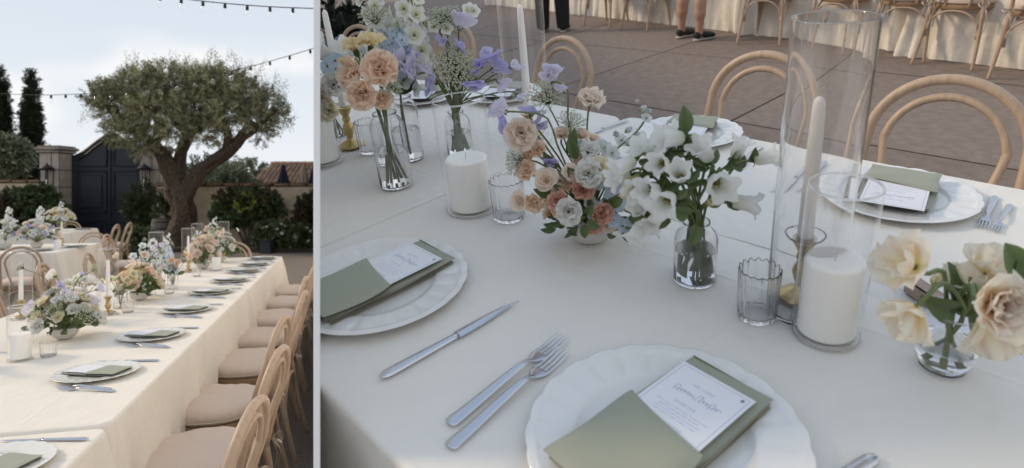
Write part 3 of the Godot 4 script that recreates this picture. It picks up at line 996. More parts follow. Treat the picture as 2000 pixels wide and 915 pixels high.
func make_chair(o: Node3D, sd := 1) -> void:      # faces +z; seat middle over the origin
	var w: Material = M.wood
	var ringm := Sh.new()
	var outline := func(a: float, k: float) -> Vector2:
		return Vector2(0.205 * k * signf(cos(a)) * pow(absf(cos(a)), 0.80), 0.205 * k * signf(sin(a)) * pow(absf(sin(a)), 0.88) * (1.0 if sin(a) > 0 else 0.92))
	var shape := func(a, r, y):
		var v: Vector2 = outline.call(a, r)
		return Vector2(v.length(), y)
	var prof := [Vector2(0.80, 0.415), Vector2(0.97, 0.415), Vector2(1.0, 0.420), Vector2(1.0, 0.445), Vector2(0.975, 0.450), Vector2(0.80, 0.450), Vector2(0.002, 0.449)]
	var lath := func(pf: Array) -> Sh:
		var s := Sh.new()
		var m := 48
		for p in pf:
			for j in m + 1:
				var v: Vector2 = outline.call(TAU * (j % m) / m, p.x)
				s.pt(Vector3(v.x, p.y, v.y))
		for i in pf.size() - 1:
			for j in m:
				var a := i * (m + 1) + j
				s.tri(a, a + 1, a + m + 1)
				s.tri(a + m + 1, a + 1, a + m + 2)
		return s
	ringm = lath.call(prof)
	part("seat_ring", ringm.done(), M.seat_wood, o)
	var cu: Sh = lath.call([Vector2(0.90, 0.451), Vector2(0.97, 0.453), Vector2(1.01, 0.464), Vector2(1.025, 0.478), Vector2(1.01, 0.494), Vector2(0.96, 0.507), Vector2(0.86, 0.517), Vector2(0.6, 0.525), Vector2(0.3, 0.5275), Vector2(0.002, 0.528)])
	var dents := FastNoiseLite.new()
	dents.seed = sd
	dents.frequency = 6.0
	for i in cu.v.size():
		var p := cu.v[i]
		cu.v[i] = p + Vector3(0.004 * dents.get_noise_2d(p.z * 2.0, 5.0), 0.011 * dents.get_noise_2d(p.x, p.z) * smoothstep(0.47, 0.50, p.y), 0.0)
	var c := part("cushion", cu.done(), M.linen, o)
	var pip := []
	for j in 49:
		var v: Vector2 = outline.call(TAU * (j % 48) / 48, 1.018)
		pip.append(Vector3(v.x, 0.466, v.y))
	part("piping", Sh.new().tube(pip, 0.0035, 5).done(), M.tie, c)
	var bow := []
	var inner := []
	for k in 17:
		var a := PI * k / 16.0
		bow.append(Vector3(-0.168 * cos(a), 0.700 + 0.160 * sin(a), -0.262 - 0.032 * sin(a)))
		inner.append(Vector3(-0.128 * cos(a), 0.690 + 0.128 * sin(a), -0.258 - 0.028 * sin(a)))
	var left := [Vector3(-0.205, 0.0, -0.275), Vector3(-0.192, 0.2, -0.228), Vector3(-0.170, 0.44, -0.190), Vector3(-0.172, 0.58, -0.222)]
	var right := left.duplicate()
	right.reverse()
	right = right.map(func(p): return Vector3(-p.x, p.y, p.z))
	part("back_bow", Sh.new().tube(curve(left.slice(2) + bow + right.slice(0, 2), 60), 0.0128, 9).done(), w, o)
	part("inner_bow", Sh.new().tube(curve([Vector3(-0.075, 0.44, -0.178), Vector3(-0.105, 0.57, -0.218)] + inner + [Vector3(0.105, 0.57, -0.218), Vector3(0.075, 0.44, -0.178)], 44), 0.0098, 8).done(), w, o)
	for s in [-1, 1]:
		part("leg", Sh.new().tube(curve([Vector3(s * 0.172, 0.44, -0.188), Vector3(s * 0.190, 0.2, -0.225), Vector3(s * 0.205, 0.0, -0.275)], 10), [0.0155, 0.0155, 0.0155, 0.015, 0.015, 0.0145, 0.014, 0.0135, 0.013, 0.012, 0.0115], 9).done(), w, o)
		part("leg", Sh.new().tube(curve([Vector3(s * 0.150, 0.435, 0.145), Vector3(s * 0.160, 0.2, 0.160), Vector3(s * 0.172, 0.0, 0.182)], 10), [0.019, 0.019, 0.0185, 0.018, 0.0175, 0.0165, 0.0155, 0.0145, 0.0135, 0.0125, 0.012], 9).done(), w, o)
	for e in [[Vector3(-0.155, 0.21, 0.15), Vector3(0.155, 0.21, 0.15)], [Vector3(-0.182, 0.21, -0.215), Vector3(0.182, 0.21, -0.215)], [Vector3(-0.165, 0.21, -0.21), Vector3(-0.158, 0.21, 0.15)], [Vector3(0.165, 0.21, -0.21), Vector3(0.158, 0.21, 0.15)]]:
		var a: Vector3 = e[0]
		var b: Vector3 = e[1]
		var m := (a + b) / 2
		part("brace", Sh.new().tube(curve([a, a.lerp(m, 0.16) + Vector3(0, 0.12, 0), a.lerp(m, 0.55) + Vector3(0, 0.185, 0), m + Vector3(0, 0.2, 0), b.lerp(m, 0.55) + Vector3(0, 0.185, 0), b.lerp(m, 0.16) + Vector3(0, 0.12, 0), b], 20), 0.0085, 6).done(), w, o)
	for s in [-1, 1]:
		var kx: float = s * 0.185
		var t := Sh.new()
		for e in [[Vector3(0.035, 0.012, -0.03), Vector3(0.012, -0.012, -0.045)], [Vector3(-0.03, 0.02, -0.03), Vector3(-0.02, -0.01, -0.04)]]:
			t.tube(curve([Vector3(kx, 0.462, -0.205), Vector3(kx, 0.462, -0.205) + e[0], Vector3(kx, 0.462, -0.205) + e[1], Vector3(kx, 0.458, -0.212)], 10), [Vector2(0.0045, 0.0009)] + range(10).map(func(_i): return Vector2(0.0045, 0.0009)), 5, Vector3(0.3, 0.2, 1).normalized())
		for e in [0.012, -0.014]:
			t.tube(curve([Vector3(kx, 0.460, -0.210), Vector3(kx + e * 1.6, 0.41, -0.235), Vector3(kx + e * 2.4, 0.34, -0.225), Vector3(kx + e * 1.8, 0.285 + e, -0.23)], 10), [Vector2(0.0042, 0.0009)] + range(10).map(func(_i): return Vector2(0.0042, 0.0009)), 5, Vector3(0.3, 0.2, 1).normalized())
		part("tie", t.done(), M.tie, o)

func chair(at: Vector3, yaw: float, label: String, group: String, scale := 1.0) -> Node3D:
	var kind := used.get("chairs", 0) as int
	used["chairs"] = kind + 1
	kind = kind % 4
	return again("chair_%d" % kind, "bentwood_chair", func(o): make_chair(o, kind + 3), label, "chair", turned(at, yaw, scale), group)

func legs_under(o: Node3D, l: float, w: float, h: float) -> void:
	for x in [0.12, l - 0.12]:
		for z in [0.12, w - 0.12]:
			part("leg", Sh.new().box(Vector3(x, h / 2, z), Vector3(0.05, h, 0.05), 0.004).done(), M.seat_wood, o)

# a table (hidden boards and legs) and the cloth that lies over it
func laid_table(xf: Transform3D, l: float, w: float, h: float, label: String, cloth_label: String, group: String, sd: int, m: Material, flare := 0.03) -> void:
	var t := thing("banquet_table", label, "table", xf, group)
	part("tabletop", Sh.new().box(Vector3(l / 2, h - 0.021, w / 2), Vector3(l - 0.03, 0.03, w - 0.03), 0.004).done(), M.seat_wood, t)
	legs_under(t, l, w, h - 0.037)
	solo("tablecloth", tablecloth(l, w, h - 0.004, sd, flare), m, cloth_label, "tablecloth", xf * Transform3D(Basis(), Vector3(0, h, 0)), group + " cloths")


# ---------- sky, sun, camera ----------
func sky_picture() -> ImageTexture:
	var w := 768
	var h := 384
	var im := Image.create(w, h, false, Image.FORMAT_RGBF)
	var n := FastNoiseLite.new()
	n.seed = 11
	n.frequency = 1.0
	n.fractal_octaves = 5
	for j in h:
		var el := PI * (0.5 - (j + 0.5) / h)
		for i in w:
			var az := TAU * ((i + 0.5) / w - 0.5)          # 0 looks along -z, positive to the right
			var d := Vector3(sin(az) * cos(el), sin(el), -cos(az) * cos(el))
			var up := maxf(d.y, 0.0)
			var c := Color(0.87, 0.89, 0.90).lerp(Color(0.42, 0.54, 0.72), pow(up, 0.6))
			var warm := pow(maxf(0.0, d.dot(Vector3(-0.80, 0.20, -0.56).normalized())), 2.5)
			c = c.lerp(Color(1.0, 0.985, 0.93), 0.55 * warm)
			if d.y > 0.0:
				var k := 1.0 / (d.y + 0.25)
				var cl := n.get_noise_3d(d.x * k * 0.85, d.z * k * 0.85, 3.0)
				c = c.lerp(Color(0.94, 0.94, 0.93), smoothstep(0.10, 0.42, cl) * 0.8)
			else:
				c = c.lerp(Color(0.22, 0.20, 0.18), smoothstep(0.0, 0.12, -d.y))
			im.set_pixel(i, j, c)
	return ImageTexture.create_from_image(im)

func make_view() -> void:
	var cam := Camera3D.new()
	cam.name = "camera"
	cam.position = Vector3(0, 1.443, 0)
	cam.projection = Camera3D.PROJECTION_FRUSTUM       # a lens shifted down: upright things stay upright
	cam.near = 0.02
	cam.size = cam.near * 915.0 / 1200.0
	cam.frustum_offset = Vector2(0, -cam.near * 87.5 / 1200.0)
	cam.far = 400.0
	var lens := CameraAttributesPhysical.new()
	lens.frustum_focal_length = 35.0
	lens.frustum_near = 0.02
	lens.frustum_far = 400.0
	lens.frustum_focus_distance = 1.4
	lens.exposure_aperture = 8.0
	cam.attributes = lens
	cam.near = 0.02
	cam.far = 400.0
	add_child(cam)
	var env := Environment.new()
	env.background_mode = Environment.BG_SKY
	env.sky = Sky.new()
	var sm := PanoramaSkyMaterial.new()
	sm.panorama = sky_picture()
	env.sky.sky_material = sm
	env.background_energy_multiplier = 1.0
	env.tonemap_mode = Environment.TONE_MAPPER_LINEAR
	env.tonemap_exposure = 1.07
	env.sdfgi_enabled = true
	env.ssao_enabled = true
	env.ssil_enabled = true
	var we := WorldEnvironment.new()
	we.name = "surroundings"
	we.environment = env
	add_child(we)
	var sun := DirectionalLight3D.new()
	sun.name = "sun"
	sun.light_energy = 0.65
	sun.light_color = Color(1.0, 0.90, 0.76)
	sun.light_angular_distance = 10.0
	sun.shadow_enabled = true
	add_child(sun)
	sun.look_at_from_position(Vector3(-8.0, 4.6, -1.2), Vector3.ZERO)

# ---------- the level yard ----------
var U := Vector3(-0.25345, 0, -0.96735)      # along the long table, away
var V := Vector3(-0.96735, 0, 0.25345)       # across it, to the left
var O := Vector3(-1.172, 0, -1.789)          # near right corner of its second length
const TOP := 0.76

func lt(s: float, t: float, h := TOP) -> Vector3:
	return O + U * s + V * t + Vector3(0, h + 0.0008 * float(h > 0.1), 0)

func make_setting_of_yard() -> void:
	var g := Sh.new()
	for k in 4:
		g.pt([Vector3(-150, 0, 60), Vector3(-150, 0, -150), Vector3(90, 0, -150), Vector3(90, 0, 60)][k])
	g.quad(0, 1, 2, 3)
	struct("ground", g.done(), M.ground)
	var h := Sh.new()
	var q := FastNoiseLite.new()
	q.seed = 5
	q.frequency = 0.02
	h.grid(60, 10, func(a, b): return Vector3(-110 + 130 * a, -1.0 + b * (5.5 + 3.0 * q.get_noise_1d(a * 130.0) + 5.0 * maxf(0.0, 0.45 - a)), -70 - 30 * b))
	struct("hills", h.done(), M.hill)
	garden_walls()
	gate()
	far_house()
	# the dividing wall between the yard and the terrace
	var d := Sh.new()
	var near := 0.70
	var far := 13.2
	var dir := Vector3(-0.31792, 0, -1)
	var ends := []
	for e in [near, far]:
		var half: float = 0.00318 * near * 1.667 + (e - near) * 0.0045
		var top: float = 1.76 + (e - near) * 0.46
		for sd in [-1, 1]:
			var p: Vector3 = dir * e + Vector3(sd * half, 0, 0)
			ends.append([p + Vector3(0, -0.02, 0), p + Vector3(0, top, 0)])
	for k in [[0, 1], [1, 3], [3, 2], [2, 0]]:
		var a: int = d.pt(ends[k[0]][0])
		d.pt(ends[k[1]][0])
		d.pt(ends[k[1]][1])
		d.pt(ends[k[0]][1])
		d.quad(a, a + 3, a + 2, a + 1)
	var a2 := d.pt(ends[0][1])
	d.pt(ends[1][1])
	d.pt(ends[3][1])
	d.pt(ends[2][1])
	d.quad(a2, a2 + 3, a2 + 2, a2 + 1)
	var w := struct("dividing_wall", d.done(), M.white_paint)
	tag(w, "tall plain white wall dividing the yard from the terrace", "wall")

func garden_walls() -> void:
	for run in [[-8.95, -2.2, -15.6, 1.52, "long cream stucco garden wall behind the olive tree"], [-17.5, -12.75, -16.9, 1.62, "low shaded wall behind the big shrub left of the gate"]]:
		var l: float = run[1] - run[0]
		var t := thing("garden_wall", run[4], "wall", Transform3D(Basis(), Vector3(run[0], 0, run[2])))
		part("wall_face", Sh.new().box(Vector3(l / 2, run[3] / 2 - 0.05, 0), Vector3(l, run[3] + 0.1, 0.3), 0.012).done(), M.stucco, t)
		var n := int(l / 0.42)
		for k in n:
			part("coping_brick", Sh.new().box(Vector3((k + 0.5) * l / n, run[3] + 0.045 + rng.randf_range(-0.006, 0.006), rng.randf_range(-0.008, 0.008)), Vector3(l / n - 0.012, 0.085, 0.42), 0.018).done(), M.coping, t)
	var bed := Sh.new()
	bed.grid(40, 4, func(a, b): return Vector3(-8.7 + 6.2 * a, 0.10 + 0.05 * sin(a * 40.0) * b, -14.0 - 1.5 * b))
	bed.grid(40, 1, func(a, b): return Vector3(-8.7 + 6.2 * a, 0.10 * b - 0.01 * (1.0 - b), -14.0))
	struct("flower_bed", bed.done(), M.soil)
	for px in [[-12.42, "stone gate pillar with moulded cap left of the navy gate"], [-9.72, "stone gate pillar behind the olive trunk right of the navy gate"]]:
		var t := thing("gate_pillar", px[1], "pillar", Transform3D(Basis(), Vector3(px[0], 0, -16.75)))
		var y := 0.0
		for k in 5:
			var hh: float = [0.52, 0.48, 0.50, 0.46, 0.46][k]
			for s in 2:
				var wd: float = [0.33, 0.21][(k + s) % 2]
				var x0: float = -0.27 if s == 0 else -0.27 + [0.33, 0.21][k % 2] 
				part("stone_block", Sh.new().box(Vector3(x0 + wd / 2, y + hh / 2, 0), Vector3(wd - 0.005, hh - 0.005, 0.56), 0.008).done(), M.limestone, t)
			y += hh
		part("cap", Sh.new().box(Vector3(0, y + 0.04, 0), Vector3(0.64, 0.08, 0.66), 0.02).box(Vector3(0, y + 0.115, 0), Vector3(0.74, 0.08, 0.76), 0.03).box(Vector3(0, y + 0.175, 0), Vector3(0.62, 0.05, 0.64), 0.02).done(), M.limestone, t)
	for px in [[-12.36, "black iron lantern on the pillar left of the gate"], [-9.78, "black iron lantern on the pillar right of the gate"]]:
		var t := thing("wall_lantern", px[1], "lantern", Transform3D(Basis(), Vector3(px[0], 1.50, -16.30)))
		var fr := Sh.new()
		for x in [-1, 1]:
			for z in [-1, 1]:
				fr.box(Vector3(x * 0.10, 0.24, z * 0.10), Vector3(0.022, 0.48, 0.022), 0.003)
		fr.box(Vector3(0, 0.01, 0), Vector3(0.25, 0.03, 0.25), 0.005).box(Vector3(0, 0.48, 0), Vector3(0.26, 0.03, 0.26), 0.005)
		fr.lathe([Vector2(0.17, 0.495), Vector2(0.09, 0.57), Vector2(0.03, 0.60), Vector2(0.03, 0.64), Vector2(0.001, 0.65)], 8)
		fr.box(Vector3(0, 0.55, -0.13), Vector3(0.03, 0.03, 0.28), 0.005)
		part("frame", fr.done(), M.iron, t)
		for x in [-1, 1]:
			part("pane", Sh.new().box(Vector3(x * 0.10, 0.24, 0), Vector3(0.003, 0.44, 0.17)).done(), M.glass, t)
		part("candle", Sh.new().lathe([Vector2(0.02, 0.02), Vector2(0.02, 0.2), Vector2(0.001, 0.205)], 8).done(), M.wax, t)

func gate() -> void:
	var t := thing("courtyard_gate", "tall navy double gate with panels and a curved top", "gate", Transform3D(Basis(), Vector3(-12.13, 0.02, -16.95)))
	var wd := 1.06
	var top := func(x: float) -> float:      # x from the hinge (0) to the middle (1)
		return 2.30 + 0.62 * (smoothstep(0.0, 1.0, x) * 0.75 + 0.25 * x)
	for s in 2:
		var lf := Sh.new()
		var m := 20
		for k in m + 1:
			var a := float(k) / m
			var x := (a * wd) if s == 0 else (2.0 * wd + 0.012 - a * wd)
			for z in [-0.035, 0.035]:
				lf.pt(Vector3(x, 0, z))
				lf.pt(Vector3(x, top.call(a), z))
		for k in m:
			var b := k * 4
			lf.quad(b, b + 4, b + 5, b + 1)
			lf.quad(b + 2, b + 3, b + 7, b + 6)
			lf.quad(b + 1, b + 5, b + 7, b + 3)
		for b in [0, m * 4]:
			lf.quad(b, b + 1, b + 3, b + 2)
		part("gate_leaf", lf.flat(), M.gate, t)
		var x0 := 0.14 if s == 0 else wd + 0.012 + 0.10
		for pn in [[0.12, 0.55], [0.80, 1.92]]:
			var w := 0.82
			var hh: float = pn[1] - pn[0]
			var p := Sh.new()
			for e in [[Vector3(w / 2, 0, 0), Vector3(w, 0.05, 0.03)], [Vector3(w / 2, hh, 0), Vector3(w, 0.05, 0.03)]]:
				p.box(Vector3(x0, pn[0], 0.05) + e[0], e[1], 0.012)
			for e in [0.0, w]:
				p.box(Vector3(x0 + e, pn[0] + hh / 2, 0.05), Vector3(0.05, hh - 0.052, 0.03), 0.012)
			p.box(Vector3(x0 + w / 2, pn[0] + hh / 2, 0.045), Vector3(w - 0.22, hh - 0.22, 0.03), 0.014)
			part("panel", p.done(), M.gate, t)
		var ps := []
		for k in 13:
			var a := 0.13 + 0.78 * k / 12.0
			ps.append(Vector3((a * wd) if s == 0 else (2.0 * wd + 0.012 - a * wd), top.call(a) - 0.12, 0.05))
		var up := Sh.new()
		up.tube(ps, Vector2(0.025, 0.025), 6)
		up.tube([ps[0], Vector3(ps[0].x, 2.06, 0.05), Vector3(ps[12].x, 2.06, 0.05), ps[12]], Vector2(0.025, 0.025), 6)
		part("panel", up.done(), M.gate, t)
		var rail := []
		for k in 13:
			var a := k / 12.0
			rail.append(Vector3((a * wd) if s == 0 else (2.0 * wd + 0.012 - a * wd), top.call(a) + 0.02, 0))
		part("top_rail", Sh.new().tube(rail, Vector2(0.055, 0.04), 6).done(), M.gate, t)
		part("handle", Sh.new().tube([Vector3(wd + (0.10 if s else -0.09), 0.98, 0.06), Vector3(wd + (0.10 if s else -0.09), 1.24, 0.06)], 0.014, 8).done(), M.iron, t)
	part("meeting_strip", Sh.new().box(Vector3(wd, 1.42, 0.05), Vector3(0.06, 2.84, 0.03), 0.01).done(), M.gate, t)

func far_house() -> void:
	var t := thing("tiled_house", "low house with a terracotta pantile roof behind the garden wall", "house", Transform3D(Basis(), Vector3(-10.75, 0, -24.0)))
	part("wall", Sh.new().box(Vector3(3.2, 0.75, -1.75), Vector3(6.0, 1.5, 3.2)).done(), M.render_wall, t)
	# courses of half-round tiles up the slope, each course over the one below
	var r := Sh.new()
	var cols := 34
	var rows := 12
	for j in rows:
		for i in cols:
			var tone := rng.randf_range(0.7, 1.15)
			var base := Color(0.30, 0.175, 0.115).lerp(Color(0.34, 0.24, 0.17), rng.randf())
			r.col = Color(base.r * tone, base.g * tone, base.b * tone)
			var x0 := 0.0 + 6.4 * i / cols
			if x0 < 0.55 * j / rows:
				continue
			var a := float(j) / rows
			var b := (j + 1.12) / rows
			var s := r.v.size()
			for k in 6:
				var an := PI * k / 5.0
				for e in [a, b]:
					var rad := 0.105 if e == a else 0.085
					r.pt(Vector3(x0 + 0.094 - cos(an) * rad, 1.40 + 1.12 * e + sin(an) * rad * 0.75 + (0.03 if e == a else 0.0), -0.1 - 1.9 * e))
			for k in 5:
				r.quad(s + k * 2, s + k * 2 + 1, s + k * 2 + 3, s + k * 2 + 2)
	r.col = Color(0.12, 0.075, 0.05)
	var s0 := r.pt(Vector3(0, 1.38, -0.1))
	r.pt(Vector3(6.4, 1.38, -0.1))
	r.pt(Vector3(6.4, 2.50, -2.0))
	r.pt(Vector3(0.55, 2.50, -2.0))
	r.quad(s0, s0 + 3, s0 + 2, s0 + 1)
	r.pt(Vector3(0, 1.38, -3.9))
	r.pt(Vector3(6.4, 1.38, -3.9))
	r.quad(s0 + 3, s0 + 4, s0 + 5, s0 + 2)
	r.tri(s0, s0 + 4, s0 + 3)
	var rt := part("roof_tile", r.done(), M.roof_tile, t)
	rt.set_meta("kind", "stuff")
	for k in 20:
		var rd := Sh.new()
		rd.col = Color(0.30, 0.18, 0.12) * rng.randf_range(0.75, 1.15)
		rd.tube([Vector3(0.55 + 0.292 * k, 2.53, -2.0), Vector3(0.55 + 0.292 * (k + 1.1), 2.545, -2.0)], 0.085, 8)
		part("ridge_tile", rd.done(), M.roof_tile, t)
	for u in [[Vector3(-7.0775, 1.6330, -19.0000), "navy_canvas", "closed navy parasol standing behind the garden wall"], [Vector3(-6.4442, 1.6330, -19.0000), "beige_canvas", "closed beige parasol between the two navy ones"], [Vector3(-6.1117, 1.6330, -19.0000), "navy_canvas", "closed navy parasol at the white dividing wall"]]:
		var p: Vector3 = u[0]
		var o := thing("closed_parasol", u[2], "parasol", Transform3D(Basis(), Vector3(p.x, 0, p.z)))
		part("pole", Sh.new().tube([Vector3(0, 0, 0), Vector3(0, 2.25, 0)], 0.025, 8).done(), M.seat_wood, o)
		part("canopy", Sh.new().lathe([Vector2(0.13, 1.25), Vector2(0.19, 1.35), Vector2(0.15, 1.7), Vector2(0.08, 2.0), Vector2(0.05, 2.1), Vector2(0.055, 2.16), Vector2(0.001, 2.24)], 24, Transform3D(), func(a, rr, y): return Vector2(rr * (1.0 + 0.22 * cos(a * 8.0)), y)).done(), M[u[1]], o)
		part("base", Sh.new().lathe([Vector2(0.25, 0), Vector2(0.25, 0.05), Vector2(0.04, 0.09), Vector2(0.04, 0.2), Vector2(0.001, 0.2)], 16).done(), M.iron, o)

func olive_tree() -> void:
	var at := Vector3(-8.054, 0, -14.800)
	var t := thing("olive_tree", "old olive tree with gnarled trunk and broad crown by the gate", "tree", Transform3D(Basis(), at))
	var limb := func(ps: Array, rs: Array, n: int, sd: float) -> Sh:
		var s := Sh.new()
		var c := curve(ps, n)
		var q := FastNoiseLite.new()
		q.seed = int(sd * 10)
		q.frequency = 1.0
		s.grid(26, n, func(a, b):
			var i := mini(int(round(b * n)), n)
			var d: Vector3 = (c[mini(i + 1, n)] - c[maxi(i - 1, 0)]).normalized()
			var x := d.cross(Vector3(0.2, 0.1, 1).normalized()).normalized()
			var y := x.cross(d)
			var f: float = b * (rs.size() - 1)
			var k := mini(int(f), rs.size() - 2)
			var r: float = lerpf(rs[k], rs[k + 1], f - k)
			var an: float = TAU * a
			var h: float = c[i].y
			r *= 1.0 + 0.15 * sin(an * 3.0 + h * 2.6 + sd) + 0.12 * sin(an * 6.0 - h * 3.0) + 0.30 * q.get_noise_3d(cos(an) * 1.3, h * 1.7, sin(an) * 1.3) + 0.10 * q.get_noise_3d(cos(an) * 3.5, h * 4.0, sin(an) * 3.5)
			return c[i] + (x * cos(an) + y * sin(an)) * r)
		return s
	var B := {"left": [Vector3(-0.3083, 2.1583, 0.0000), Vector3(-0.6043, 2.4913, 0.0000), Vector3(-0.9497, 2.7750, 0.0000), Vector3(-1.2950, 3.1943, 0.0000)], "right": [Vector3(0.4342, 1.7125, 0.1000), Vector3(0.8263, 2.0290, 0.1500), Vector3(1.2403, 2.3190, 0.2000), Vector3(1.5810, 2.6353, 0.2000), Vector3(1.8730, 3.0733, 0.2000)], "back": [Vector3(-0.0463, 2.3180, -0.2000), Vector3(0.0483, 2.7350, -0.4000), Vector3(0.2507, 3.1643, -0.5000), Vector3(0.3782, 3.6743, -0.5000)], "twigs": [[Vector3(-0.5797, 2.4913, 0.0000), Vector3(-0.2838, 2.8930, 0.3000), Vector3(-0.2880, 3.3497, 0.5000), Vector3(-0.1705, 3.8097, 0.6000)], [Vector3(-0.9497, 2.7750, 0.0000), Vector3(-0.8805, 3.2676, -0.3000), Vector3(-1.1901, 3.8018, -0.5000), Vector3(-1.3813, 4.2480, -0.5000)], [Vector3(1.2403, 2.3190, 0.2000), Vector3(1.3937, 2.7390, 0.4000), Vector3(1.2612, 3.2305, 0.5000), Vector3(1.2737, 3.7230, 0.4000)], [Vector3(1.5810, 2.6353, 0.2000), Vector3(2.0537, 2.8830, 0.4000), Vector3(2.3537, 3.1830, 0.4000), Vector3(2.5557, 3.3522, 0.3000)], [Vector3(0.0483, 2.7350, -0.4000), Vector3(-0.1884, 3.2047, -0.3000), Vector3(-0.1963, 3.6930, -0.2000), Vector3(-0.1338, 4.1930, -0.2000)], [Vector3(-1.1347, 2.9847, 0.0000), Vector3(-1.3755, 3.2437, 0.2000), Vector3(-1.5526, 3.4972, 0.3000), Vector3(-1.7942, 3.6180, 0.3000)]], "blobs": [[Vector3(-1.3813, 3.3917, 0.0000), Vector3(0.45, 0.38, 0.56)], [Vector3(-0.8276, 3.8685, 0.1000), Vector3(0.45, 0.38, 0.56)], [Vector3(-0.2097, 4.0330, 0.0000), Vector3(0.41, 0.34, 0.50)], [Vector3(-0.2503, 3.2190, 0.4000), Vector3(0.50, 0.42, 0.62)], [Vector3(-1.5626, 3.6480, 0.1000), Vector3(0.33, 0.28, 0.40)], [Vector3(-0.8638, 2.7480, 0.3000), Vector3(0.31, 0.26, 0.38)], [Vector3(0.2837, 3.9713, 0.0000), Vector3(0.39, 0.33, 0.48)], [Vector3(0.6783, 4.0330, 0.0000), Vector3(0.38, 0.32, 0.46)], [Vector3(1.1470, 4.0083, 0.0000), Vector3(0.36, 0.30, 0.44)], [Vector3(1.7082, 3.6725, 0.1000), Vector3(0.39, 0.33, 0.48)], [Vector3(2.2137, 3.4505, 0.2000), Vector3(0.31, 0.26, 0.38)], [Vector3(2.0120, 3.0622, 0.3000), Vector3(0.31, 0.26, 0.38)], [Vector3(1.3337, 3.2190, 0.4000), Vector3(0.34, 0.29, 0.42)], [Vector3(0.5016, 3.3159, 0.3000), Vector3(0.41, 0.34, 0.50)], [Vector3(0.2483, 2.8730, 0.5000), Vector3(0.34, 0.29, 0.42)], [Vector3(-1.2263, 2.7480, 0.3000), Vector3(0.25, 0.21, 0.31)], [Vector3(2.5178, 3.1220, 0.2000), Vector3(0.17, 0.14, 0.21)], [Vector3(-1.8013, 3.6938, 0.2000), Vector3(0.20, 0.17, 0.25)], [Vector3(1.2016, 2.7300, 0.5000), Vector3(0.23, 0.20, 0.29)], [Vector3(0.7432, 2.8326, 0.3000), Vector3(0.27, 0.22, 0.33)], [Vector3(-0.9297, 3.7530, -0.6000), Vector3(0.47, 0.39, 0.58)], [Vector3(0.3537, 3.7530, -0.6000), Vector3(0.47, 0.39, 0.58)], [Vector3(1.2962, 3.4193, -0.5000), Vector3(0.35, 0.30, 0.43)], [Vector3(-0.5263, 2.4559, 0.5000), Vector3(0.19, 0.16, 0.23)], [Vector3(2.1932, 2.7480, 0.3000), Vector3(0.14, 0.12, 0.17)]], "wisps": [Vector3(-0.1783, 4.4443, 0.1000), Vector3(0.8017, 4.6127, 0.0000), Vector3(1.3162, 4.4443, 0.1000), Vector3(1.9042, 4.2238, 0.1000), Vector3(-1.0483, 4.3413, 0.0000), Vector3(2.5178, 3.7425, 0.2000), Vector3(2.7247, 2.9273, 0.2000), Vector3(-2.0690, 3.0855, 0.2000), Vector3(-1.8933, 3.7583, 0.1000), Vector3(-0.5847, 4.3508, 0.2000), Vector3(0.3083, 4.3907, 0.0000), Vector3(0.1697, 4.3265, 0.2000), Vector3(2.1737, 3.9788, 0.1000), Vector3(1.7270, 4.2292, 0.2000), Vector3(1.1187, 4.4482, 0.2000), Vector3(-1.4033, 4.0400, 0.1000)]}
	part("trunk", limb.call([Vector3(-0.02, -0.1, 0), Vector3(0.03, 0.35, 0.02), Vector3(0.12, 0.85, 0.0), Vector3(0.03, 1.35, 0.0), Vector3(-0.10, 1.75, 0)], [0.50, 0.32, 0.255, 0.25, 0.24, 0.19], 28, 1.0).done(), M.bark, t)
	part("limb", limb.call([Vector3(-0.05, 1.45, 0.02)] + B.left, [0.20, 0.17, 0.14, 0.11, 0.07], 18, 2.0).done(), M.bark, t)
	part("limb", limb.call([Vector3(0.05, 1.05, 0.0)] + B.right, [0.20, 0.17, 0.15, 0.125, 0.08], 20, 3.0).done(), M.bark, t)
	part("limb", limb.call([Vector3(-0.02, 1.5, -0.05)] + B.back, [0.16, 0.12, 0.09, 0.06], 14, 4.0).done(), M.bark, t)
	for b in B.twigs:
		part("branch", limb.call(b, [0.11, 0.08, 0.05, 0.02], 10, b[0].x * 3.0).done(), M.bark, t)
	var c0 := Color(0.115, 0.118, 0.050)
	var c1 := Color(0.275, 0.270, 0.165)
	var one := bough(22, 0.075, 0.0105, c0, c1, 3, 0.24)
	scatter("crown", t, one, crown_places(B.blobs, 4700, 0.92, 0.45, 0.3), 0.55, 2.0)
	var wisp := []
	for p in B.wisps:
		for k in 4:
			wisp.append(face(Vector3(rng.randf_range(-0.7, 0.7), 1, rng.randf_range(-0.4, 0.4)), p + Vector3(rng.randf_range(-0.15, 0.15), rng.randf_range(-0.22, 0.0) + k * 0.03, rng.randf_range(-0.2, 0.2))))
	scatter("crown", t, bough(16, 0.07, 0.009, c0, c1, 8, 0.34), wisp, 0.8, 1.3)

